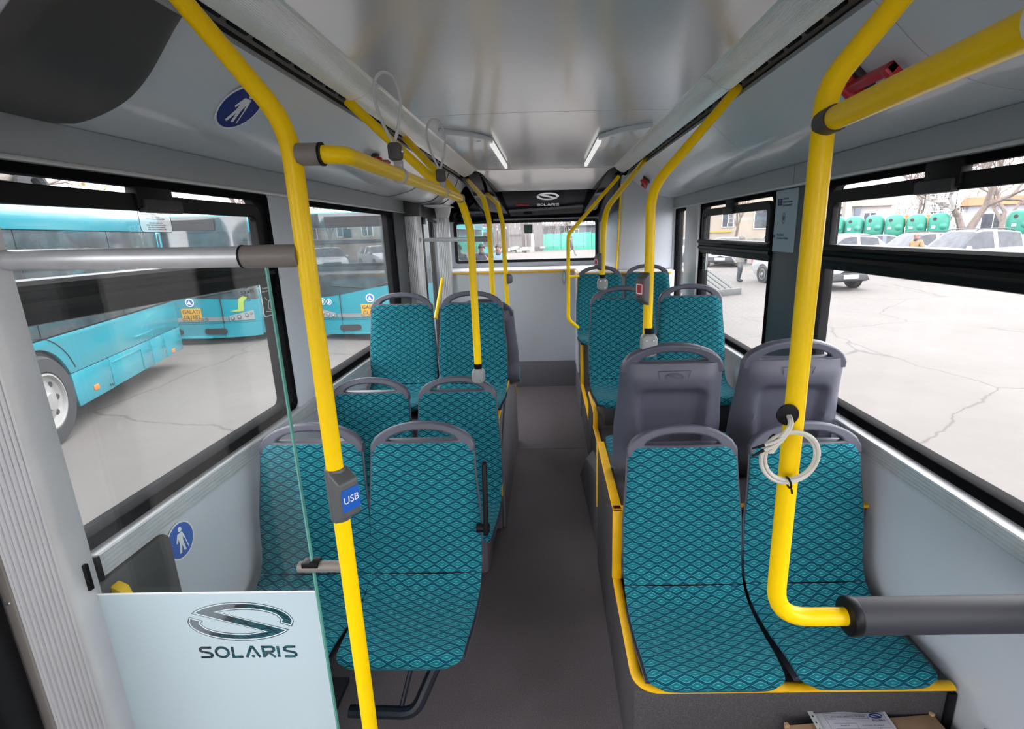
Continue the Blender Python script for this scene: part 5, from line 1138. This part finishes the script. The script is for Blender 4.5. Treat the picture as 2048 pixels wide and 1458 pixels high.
def person(label, loc, ang, H=1.76, jacket=(.3, .3, .3), trousers=(.07, .08, .11), shoes=(.02, .02, .02), hair=(.1, .08, .07), headwear=None, arms='down', stride=0.0, scarf=None, bald=False, bag=None):
    t = thing('person', label, 'person', (loc[0], loc[1], GZ), ang); k = H/1.76
    V = [(0, 0, .94), (0, .01, 1.12), (0, .015, 1.33), (0, .01, 1.47), (0, -.01, 1.55), (0, -.02, 1.63), (0, -.01, 1.71)]
    E = [(0, 1), (1, 2), (2, 3), (3, 4), (4, 5), (5, 6)]; Rd = [(.165, .12), (.165, .12), (.185, .125), (.065, .065), (.075, .088), (.082, .098), (.060, .072)]
    hands = []
    for s in (-1, 1):
        sw = stride*s; i = len(V)
        V += [(s*.095, 0, .86), (s*.105, -.03-sw*.30, .49), (s*.105, .02-sw*.62+(.10 if sw < 0 else 0), .09+(.06 if sw < 0 else 0)), (s*.115, -.13-sw*.62+(.10 if sw < 0 else 0), .045+(.03 if sw < 0 else 0))]
        E += [(0, i), (i, i+1), (i+1, i+2), (i+2, i+3)]; Rd += [(.105, .105), .070, (.050, .055), (.045, .035)]
        i = len(V); sh = (s*.195, .015, 1.40)
        if arms == 'down': el, wr, hd = (s*.255, .03+sw*.2, 1.12), (s*.25, -.08+sw*.25, .88), (s*.245, -.11+sw*.25, .80)
        elif arms == 'front': el, wr, hd = (s*.27, -.01, 1.14), (s*.15, -.22, 1.10), (s*.06, -.25, 1.11)
        elif arms == 'pocket': el, wr, hd = (s*.30, .05, 1.13), (s*.24, -.08, .96), (s*.20, -.11, .92)
        else: el, wr, hd = ((s*.27, -.01, 1.14), (s*.14, -.22, 1.24), (s*.08, -.22, 1.36)) if s > 0 else ((s*.255, .03, 1.12), (s*.25, -.08, .88), (s*.245, -.11, .80))
        V += [sh, el, wr, hd]; E += [(2, i), (i, i+1), (i+1, i+2), (i+2, i+3)]; Rd += [(.082, .082), .060, .040, (.036, .022)]
        hands.append(hd); d = (Vector(hd)-Vector(wr)).normalized(); side = Vector((-s, 0, 0)) if abs(d.x) < .7 else Vector((0, 0, 1))
        fr_ = d.cross(side).normalized()
        for q in range(4):
            j = len(V); off = fr_*(-.024+.016*q); ln_ = (.058, .068, .072, .064)[q]
            a = Vector(hd)+d*.03+off; c = a+d*ln_*.55+side*.008; e_ = c+d*ln_*.4+side*.018
            V += [tuple(a), tuple(c), tuple(e_)]; E += [(i+3, j), (j, j+1), (j+1, j+2)]; Rd += [.010, .009, .008]
        j = len(V); a = Vector(wr)+d*.035-fr_*.028; c = a+d*.03-fr_*.022+side*.012; V += [tuple(a), tuple(c)]; E += [(i+3, j), (j, j+1)]; Rd += [.011, .009]
    me = skin_mesh('body', [tuple(c*k for c in v) for v in V], E, [tuple(x*k for x in r_) if isinstance(r_, tuple) else r_*k for r_ in Rd], 0)
    for m_ in (pm(jacket), pm(trousers), pm(shoes, .5), SKIN): me.materials.append(m_)
    for p_ in me.polygons:
        c = p_.center/k; z = c.z; p_.use_smooth = True
        hand = any((c-Vector(h)).length < .095 for h in hands) and arms != 'pocket'
        p_.material_index = 3 if (hand or (z > 1.475 and abs(c.x) < .14)) else 2 if z < .10 else 1 if (z < .88) else 0
    link('body', me, t)
    # coat skirt, collar
    b = MB(); P = [[((.185+.03*(1-h/.30))*math.cos(a)*k, (.145+.02*(1-h/.30))*math.sin(a)*k, (.78+h)*k) for h in (0, .1, .2, .3)] for a in [2*math.pi*q/20 for q in range(20)]]; b.grid(P, 20, 4, cu=True); b.build('coat', pm(jacket), t, ang=60)
    MB().lathe([(.085*k, 0), (.10*k, .03*k), (.082*k, .075*k)], (0, .0, 1.43*k), n=18, cap=False).build('collar', pm(scarf or jacket), t)
    hc = Vector((0, -.016, 1.64))*k
    # hair or headwear over the skull
    b = MB(); P = []
    for i in range(9):
        ph = R(90-(118 if headwear else 100)*i/8); row = []
        for q in range(21):
            a = 2*math.pi*q/20; fr2 = max(0, -math.sin(a)); rr = 1.06 if not headwear else 1.12
            zz = math.sin(ph)*.125; cut = .0 if not headwear else .0
            zz = max(zz, (.045 if headwear else .055)*fr2-.03*(1-fr2)) if ph < R(40) else zz
            row.append(hc+Vector((.094*rr*math.cos(ph)*math.cos(a) if ph > R(-5) else .094*rr*math.cos(a), .112*rr*math.cos(max(ph, 0))*math.sin(a)+.006, zz))*k)
        P.append(row)
    b.grid(P, 9, 21)
    if not bald: b.build('cap' if headwear == 'cap' else 'beanie' if headwear == 'beanie' else 'hair', pm(headwear and (scarf if False else hair) or hair, .9), t, ang=70)
    if headwear == 'cap': MB().lathe([(.0, 0), (.10*k, 0), (.095*k, .012*k)], hc+Vector((0, -.085, .035))*k, n=18).build('cap_peak', pm(hair), t)
    b = MB(); b.hexa([hc+Vector(q)*k for q in ((-.016, -.095, -.035), (.016, -.095, -.035), (.010, -.090, -.03), (-.010, -.090, -.03))], [hc+Vector(q)*k for q in ((-.008, -.100, .012), (.008, -.100, .012), (.006, -.085, .012), (-.006, -.085, .012))]); 
    b.add([hc+Vector(q)*k for q in ((0, -.128, -.032),)], []); b.tube([hc+Vector((0, -.10, .012))*k, hc+Vector((0, -.122, -.028))*k], [.006*k, .014*k], 8); b.build('nose', SKIN, t)
    for s in (-1, 1):
        MB().lathe([(.004, -.004), (.011, 0), (.004, .004)], hc+Vector((s*.034, -.093, .012))*k, (0, -1, 0), 8).build('eye', pm((.06, .04, .03), .3), t)
        MB().lathe([(.008*k, -.01), (.028*k, 0), (.008*k, .01)], hc+Vector((s*.090, .0, -.005))*k, (s, 0, 0), 10).build('ear', SKIN, t)
    MB().tube([hc+Vector((-.026, -.092, -.062))*k, hc+Vector((0, -.100, -.064))*k, hc+Vector((.026, -.092, -.062))*k], .006*k, 6).build('mouth', pm((.35, .14, .12)), t)
    if bag: MB().box(.20*k, .38*k, -.1, .1, .55*k, .85*k).build('bag', pm(bag), t, bevel=.03, seg=3)
    return t
person('person in grey hooded jacket and jeans standing on the concrete', (7.42, 20.25), R(55), 1.78, (.36, .36, .35), (.09, .10, .14), hair=(.34, .34, .33), headwear='beanie', arms='front')
person('bald man in tan coat and dark scarf beside the white cars', (13.65, 19.65), R(-80), 1.76, (.56, .37, .20), (.05, .055, .075), bald=True, scarf=(.08, .06, .06), arms='pocket')
person('person in blue jacket and dark cap beside the peach hatchback', (11.75, 22.4), R(160), 1.72, (.05, .09, .42), (.05, .05, .07), hair=(.05, .05, .06), headwear='beanie', arms='down')
person('dark haired person in white top near the white crossover', (9.75, 23.6), R(-40), 1.70, (.70, .70, .72), (.06, .07, .10), hair=(.06, .045, .05), arms='down')
person('man in navy jacket and dark flat cap behind the rear window', (-2.02, 16.0), R(20), 1.78, (.045, .05, .09), (.05, .05, .06), hair=(.05, .06, .07), headwear='cap', arms='phone')
person('bearded man in light blue jacket behind the rear window', (-1.52, 16.2), R(-10), 1.76, (.42, .62, .74), (.07, .08, .12), hair=(.10, .07, .06), scarf=(.12, .15, .20), arms='pocket')
person('distant person with a bag walking past the green fence', (2.15, 47), R(75), 1.70, (.10, .11, .16), (.32, .35, .42), hair=(.08, .07, .06), arms='down', stride=.5, bag=(.12, .13, .18))
# ---------------------------------------------------------------- slatted ramp on the concrete
sr = thing('slatted_ramp', 'grey slatted ramp lying on the concrete outside the right window', 'ramp', (5.55, 16.2, GZ), R(-62))
for k in range(5): MB().hexa([(-1.6, -.62+.25*k, .84), (-.05, -.62+.25*k, .10), (-.05, -.42+.25*k, .10), (-1.6, -.42+.25*k, .84)], [(-1.6, -.62+.25*k, .90), (.02, -.62+.25*k, .145), (.02, -.42+.25*k, .145), (-1.6, -.42+.25*k, .90)]).build('slat', mat('weathered_slat', (.10, .098, .096), .7) if k == 0 else bpy.data.materials['weathered_slat'], sr, bevel=.01)
b = MB(); b.box(-.08, .04, -.66, .66, 0, .20); b.box(-1.62, -1.5, -.66, .66, 0, .78); b.build('ramp_frame', bpy.data.materials['weathered_slat'], sr, bevel=.01)
# ---------------------------------------------------------------- recycling bins on a low bank
BG = mat('green_recycling_plastic', (.014, .19, .135), .45, var=.08, scale=3); BK = mat('grassy_bank', (.20, .19, .15), .95, var=.3, scale=1.5)
bk = tag(empty('bank'), kind='structure'); b = MB(); b.prism([(16.5, 46), (40, 29.5), (48, 36), (22, 56)], 'z', GZ, .85); b.build('bank_earth', BK, bk, bevel=.1)
def bin_(x, y, ang, s=1.0):
    t = thing('recycling_bin', 'green domed recycling bin in the row behind the cars', 'recycling bin', (x, y, .85), ang, 'green recycling bins on the bank')
    prof = [(.52, 0), (.58, .06), (.61, .30), (.63, .80), (.61, 1.15), (.53, 1.36), (.38, 1.48), (.18, 1.54), (.01, 1.55)]
    n = 24; b = MB(); vs = []; fs = []
    for r_, h in prof:
        for q in range(n):
            a = 2*math.pi*q/n; m_ = (abs(math.cos(a))**5+abs(math.sin(a))**5)**(-1/5); m_ = 1+(m_-1)*.75; vs.append((r_*m_*math.cos(a)*s, r_*m_*math.sin(a)*s, h*s))
    for i in range(len(prof)-1):
        for q in range(n): fs.append((i*n+q, i*n+(q+1) % n, (i+1)*n+(q+1) % n, (i+1)*n+q))
    fs.append(tuple((len(prof)-1)*n+q for q in range(n))); b.add(vs, fs); b.build('bin_shell', BG, t, ang=50)
    MB().lathe([(.26*s, -.3), (.24*s, .02), (.15*s, .10), (.02, .13)], (.28*s, -.58*s, .62*s), (0, -1, 0), 16).build('front_bulge', BG, t)
    MB().lathe([(.12*s, -.05), (.12*s, .03), (.09*s, .03)], (-.22*s, -.585*s, 1.12*s), (0, -1, .15), 14).build('throw_hole', XM['dark'], t)
    MB().box(-.36*s, -.14*s, -.655*s, -.635*s, .50*s, .66*s).build('bin_label', MT['signw'], t)
    return t
b0 = None; spots = []
for k in range(9): f = k/8; spots.append((19.6+7.9*f, 44.2-6.6*f, R(-39.9), 1.0))
for k in range(4): f = k/3; spots.append((31.6+4.2*f, 36.0-3.0*f, R(-36), 1.05))
for k, (x, y, a, s_) in enumerate(spots):
    if b0 is None: b0 = c = bin_(x, y, a, s_)
    else: c = copy_tree(b0); c.location = (x, y, .85); c.rotation_euler.z = a; c.scale = (s_, s_, s_*random.uniform(.97, 1.03))
    c['label'] = {0: 'green domed recycling bin beside the tall concrete utility pole', 8: 'green domed recycling bin closest to the forked tree, ending the long row', 9: 'green domed recycling bin on the far side of the forked tree'}.get(k, 'green domed recycling bin in the long row behind the cars' if k < 8 else 'green domed recycling bin in the short row past the forked tree')
# ---------------------------------------------------------------- bare trees
BARK = mat('grey_brown_bark', (.17, .135, .12), .9, var=.2, scale=4); OCH = mat('ochre_leaves', (.42, .27, .05), .8, var=.3, scale=3)
def tree(label, x, y, h, seed, spread=.55, z=GZ, leaves=False, depth=6, tr=.16, twin=False):
    rg = random.Random(seed); t = thing('bare_tree', label, 'tree', (x, y, z)); br = MB(); tk = MB(); tips = []
    def grow(p, d, ln, r_, lv):
        n = 3; pts = [p]; q = Vector(p); dd = Vector(d)
        for i in range(n):
            dd = (dd+Vector((rg.uniform(-.18, .18), rg.uniform(-.18, .18), rg.uniform(-.05, .12)))).normalized(); q = q+dd*ln/n; pts.append(tuple(q))
        (tk if lv == 0 else br).tube(pts, [r_*(1-.35*i/n) for i in range(n+1)], 7 if lv < 2 else 4 if lv < 4 else 3, cap=False)
        if lv >= depth: tips.append(q); return
        for k in range(rg.choice((2, 3, 3)) if lv < 5 else 2):
            a = rg.uniform(0, 6.28); sp = spread*rg.uniform(.6, 1.3); u = dd.orthogonal().normalized(); v = dd.cross(u)
            nd = (dd+ (u*math.cos(a)+v*math.sin(a))*sp*1.3 + Vector((0, 0, .12))).normalized()
            grow(q if rg.random() < .7 else Vector(pts[2]), nd, ln*rg.uniform(.62, .85), r_*.62, lv+1)
    if twin:
        grow((-.1, 0, 0), (-.35, 0, 1), h*.22, tr, 0); grow((.1, 0, 0), (.40, .1, 1), h*.22, tr*1.1, 0)
    else: grow((0, 0, 0), (0, 0, 1), h*.26, tr, 0)
    tk.build('trunk', BARK, t); br.build('branches', BARK, t)
    if leaves:
        lf = MB()
        for q in tips:
            for k in range(3):
                c = q+Vector((rg.uniform(-.3, .3), rg.uniform(-.3, .3), rg.uniform(-.3, .3))); a = Vector((rg.uniform(-1, 1), rg.uniform(-1, 1), rg.uniform(-1, 1))).normalized()*.09; e_ = a.orthogonal().normalized()*.06
                lf.add([c-a, c+e_, c+a, c-e_], [(0, 1, 2, 3)])
        o = lf.build('leaves', OCH, t, smooth=False); o['kind'] = 'stuff'
    return t
tree('thick forked bare tree growing through the row of green bins', 28.9, 36.9, 9.5, 3, .55, .8, tr=.26, twin=True, depth=7)
tree('slender bare tree to the side of the concrete pole', 31.5, 45.5, 9, 5, depth=7)
tree('bare tree in front of the beige building', 15.6, 43.5, 8, 8, .6)
tree('bare tree in front of the low white building', 29.5, 55, 10, 11, .6, depth=7)
tree('bare tree behind the second group of green bins', 40, 47, 11, 14, .6, tr=.26, depth=7)
tree('ochre leaved tree beyond the side-on turquoise bus', -15.5, 15.0, 8.5, 21, .55, leaves=True)
tree('bare tree beyond the two facing turquoise buses', -13.5, 24, 9, 25, .6)
tree('bare tree behind the grey plank wall', -6.5, 66, 10, 31, .6)
tree('bare tree behind the green fence', 3.8, 84, 11, 36, .6)
tree('bare tree by the side of the corner building', 9.3, 47, 7, 41, .6)
tree('ivy green tinged tree beside the narrow rear side window', 13.0, 66, 12, 45, .6)
# ---------------------------------------------------------------- buildings, fences and posts
def building(label, x, y, rz, w_, d_, h, wall, roof, win, roofh=.5, nm='building'):
    t = thing(nm, label, 'building', (x, y, GZ), rz); m_ = mat('wall_'+label[:12].replace(' ', '_'), wall, .9, var=.06, scale=.6)
    MB().box(-w_/2, w_/2, 0, d_, 0, h).build('wall_block', m_, t, smooth=False)
    b = MB(); b.hexa([(-w_/2-.4, -.5, h), (w_/2+.4, -.5, h), (w_/2+.4, d_+.5, h), (-w_/2-.4, d_+.5, h)], [(-w_/2, .6, h+roofh), (w_/2, .6, h+roofh), (w_/2, d_, h+roofh), (-w_/2, d_, h+roofh)]); b.build('roof', mat('roof_'+label[:12].replace(' ', '_'), roof, .8), t)
    wm = XM['cglass']; fm = MT['white']
    for (wx_, wz_, ww, wh) in win:
        f = MB().box(wx_-ww/2-.08, wx_+ww/2+.08, -.08, 0, wz_-.08, wz_+wh+.08).build('window', fm, t); MB().box(wx_-ww/2, wx_+ww/2, -.11, -.07, wz_, wz_+wh).build('pane', wm, f); MB().box(wx_-.03, wx_+.03, -.13, -.08, wz_, wz_+wh).build('mullion', fm, f)
    return t
B1 = building('beige building with dark windows behind the parked cars', 17.0, 49, R(-14), 13, 9, 6.2, (.33, .28, .235), (.22, .16, .13), [(-4.8, 2.2, .9, 1.5), (-2.6, 2.2, .9, 1.5), (-.4, 2.2, .9, 1.5), (3.2, 2.0, 2.6, 1.7)])
MB().box(-3.6, -.0, -.14, -.02, 1.7, 1.85).build('yellow_strip', XM['plate'], B1)
B2 = building('low white building with dark pillars beyond the bins', 33.5, 66, R(-20), 15, 8, 4.2, (.42, .41, .40), (.28, .18, .15), [(-5, 1.6, 1.2, 1.8), (-1.5, 1.6, 1.2, 1.8), (2.2, 1.6, 1.2, 1.8), (5.4, 1.6, 1.2, 1.8)], 1.2)
for x in (-6.5, -3.2, .4, 4.0): MB().box(x-.3, x+.3, -.5, .0, 0, 4.0).build('pillar', XM['dpaint'], B2)
MB().box(7.6, 11.5, -.4, .2, 1.7, 3.0).build('orange_sign', XM['orange'], B2)
building('shop with orange red roof beyond the forked tree', 58, 62, R(-38), 16, 8, 4.0, (.33, .33, .38), (.45, .13, .06), [(-5, 1.2, 2.2, 1.8), (-1, 1.2, 2.2, 1.8), (3.5, 1.2, 2.2, 1.8)], 1.0)
building('pale house with red roof behind the white building', 21, 78, R(-5), 14, 9, 6.0, (.38, .35, .33), (.25, .10, .08), [(-4, 2.6, 1.2, 1.6), (0, 2.6, 1.2, 1.6), (4, 2.6, 1.2, 1.6)], 2.5)
building('long grey shed behind the green fence', 6.6, 71, 0, 17, 5, 2.9, (.10, .105, .12), (.09, .09, .095), [(4.2, 1.6, 1.1, .8), (-3.0, 1.6, 1.1, .8)], .3, nm='shed')
# timber stacked on a truck deck, seen above the nearest bus
tb = thing('timber_stack', 'stack of grey boards with a tyre above the side-on bus roof', 'timber stack', (-11.2, 9.6, 2.0), R(-72))
TM = mat('weathered_board', (.21, .185, .16), .85, var=.2, scale=2)
for k in range(6): MB().box(-2.6, 2.6, -.5, .5, .42+.15*k, .55+.15*k).build('board', TM, tb, bevel=.01)
MB().box(-.1, .1, .5, .58, .0, 1.5).build('post', TM, tb, bevel=.01); MB().box(-2.8, 2.8, -.6, .6, -2.35, .40).build('truck_deck', XM['dark'], tb, bevel=.03)
b = MB(); b.tube([(-1.9+.38*math.cos(a), .66, .85+.38*math.sin(a)) for a in [2*math.pi*q/24 for q in range(24)]], .13, 10, closed=True); b.build('tyre', XM['tyre'], tb)
# rear boundary: plank wall, green fence, post, rubble
PW = mat('grey_weathered_plank', (.115, .10, .098), .9, var=.2, scale=1)
pw = thing('plank_wall', 'grey weathered plank wall behind the rear window', 'wall', (-7.2, 61, GZ)); me = None
for k in range(24):
    if me is None: me = MB().box(-.24, .24, -.03, .03, 0, 3.4).mesh('plank', PW, smooth=False)
    o = link('plank', me, pw); o.location = (.52*k-5.6, random.uniform(-.02, .02), 0); o.scale.z = random.uniform(.93, 1.08)
MB().box(-5.9, 6.7, .04, .12, .2, 2.5).build('backing_rail', PW, pw)
gf = thing('sheet_fence', 'bright green sheet metal fence along the far side of the yard', 'fence', (-1.1, 64, GZ), R(3)); GF = mat('green_sheet_metal', (.05, .33, .24), .5, var=.08, scale=1); me = None
for k in range(11):
    if me is None:
        b = MB(); pf = []
        for q in range(9): pf.append((q*.11-.0, .035*(q % 2)))
        P = [[(x, y, 0), (x, y, 1.92)] for x, y in pf]; b.grid(P, 9, 2); b.add([(x, y+.02, z) for x, y in pf for z in (0, 1.92)], [(2*i, 2*i+1, 2*i+3, 2*i+2) for i in range(8)]); me = b.mesh('fence_sheet', GF, smooth=False)
    o = link('fence_sheet', me, gf); o.location = (.92*k, .03*(k % 2), 0); o.rotation_euler = (0, R(random.uniform(-.7, .7)), 0); o.scale.z = random.uniform(.96, 1.05)
MB().box(0, 10.1, .08, .14, 1.3, 1.4).build('fence_rail', PW, gf)
def post(label, x, y, h, r_, m_): t = thing('concrete_post', label, 'post', (x, y, GZ)); MB().hexa([(-r_, -r_, 0), (r_, -r_, 0), (r_, r_, 0), (-r_, r_, 0)], [(-r_*.7, -r_*.7, h), (r_*.7, -r_*.7, h), (r_*.7, r_*.7, h), (-r_*.7, r_*.7, h)]).build('post_shaft', m_, t, bevel=.02); return t
CP = mat('pale_concrete_post', (.34, .33, .31), .8, var=.08)
post('short white post between plank wall and green fence', -1.7, 60, 2.0, .17, MT['white'])
u1 = post('tall concrete utility pole beside the first green bin', 19.0, 41.5, 9, .30, CP); u2 = post('tall concrete utility pole behind the green bins', 26.5, 47.5, 9, .30, CP)
for u_ in (u1, u2): MB().box(-.9, .9, -.06, .06, 7.6, 7.72).build('crossarm', CP, u_)
rb = thing('rubble_pile', 'low pile of pale rubble at the foot of the plank wall', 'rubble', (-3.6, 58.5, GZ))
for k in range(26):
    c = (random.gauss(0, 1.1), random.gauss(0, .4), random.uniform(.05, .5)); MB().obox(c, random.uniform(.3, .8), random.uniform(.2, .5), random.uniform(.15, .4), Matrix.Rotation(random.uniform(0, 3), 3, 'Z') @ Matrix.Rotation(random.uniform(-.4, .4), 3, 'X')).build('rubble_block', CP, rb, bevel=.03)
# hedge and wood on the horizon
HD = mat('winter_scrub', (.22, .18, .16), .95, var=.4, scale=.8)
hd = tag(empty('horizon_scrub'), kind='structure')
b = MB(); rg = random.Random(9)
def scrub(x0, y0, x1, y1, n, h):
    for k in range(n):
        f = rg.random(); x = x0+(x1-x0)*f+rg.uniform(-2, 2); y = y0+(y1-y0)*f+rg.uniform(-2, 2); z = GZ
        ln_ = h*rg.uniform(.5, 1.1); d = Vector((rg.uniform(-.4, .4), rg.uniform(-.4, .4), 1)).normalized(); r_ = .05
        p = Vector((x, y, z)); q = p+d*ln_*.5
        b.tube([p, q], [r_, r_*.7], 3, cap=False)
        for j in range(5):
            e_ = (d+Vector((rg.uniform(-.7, .7), rg.uniform(-.7, .7), rg.uniform(-.1, .5)))).normalized(); w2 = q+e_*ln_*rg.uniform(.25, .5); b.tube([q, w2], [r_*.6, r_*.25], 3, cap=False)
            for i in range(3): e2 = (e_+Vector((rg.uniform(-.7, .7), rg.uniform(-.7, .7), rg.uniform(-.3, .5)))).normalized(); b.tube([w2, w2+e2*ln_*.2], [r_*.3, r_*.12], 3, cap=False)
scrub(-40, 66, 2, 70, 520, 8); scrub(2, 79, 45, 76, 520, 8); scrub(45, 74, 90, 40, 300, 8); scrub(-40, 66, -45, 10, 220, 8)
o = b.build('scrub_twigs', HD, hd, smooth=False); o['kind'] = 'stuff'
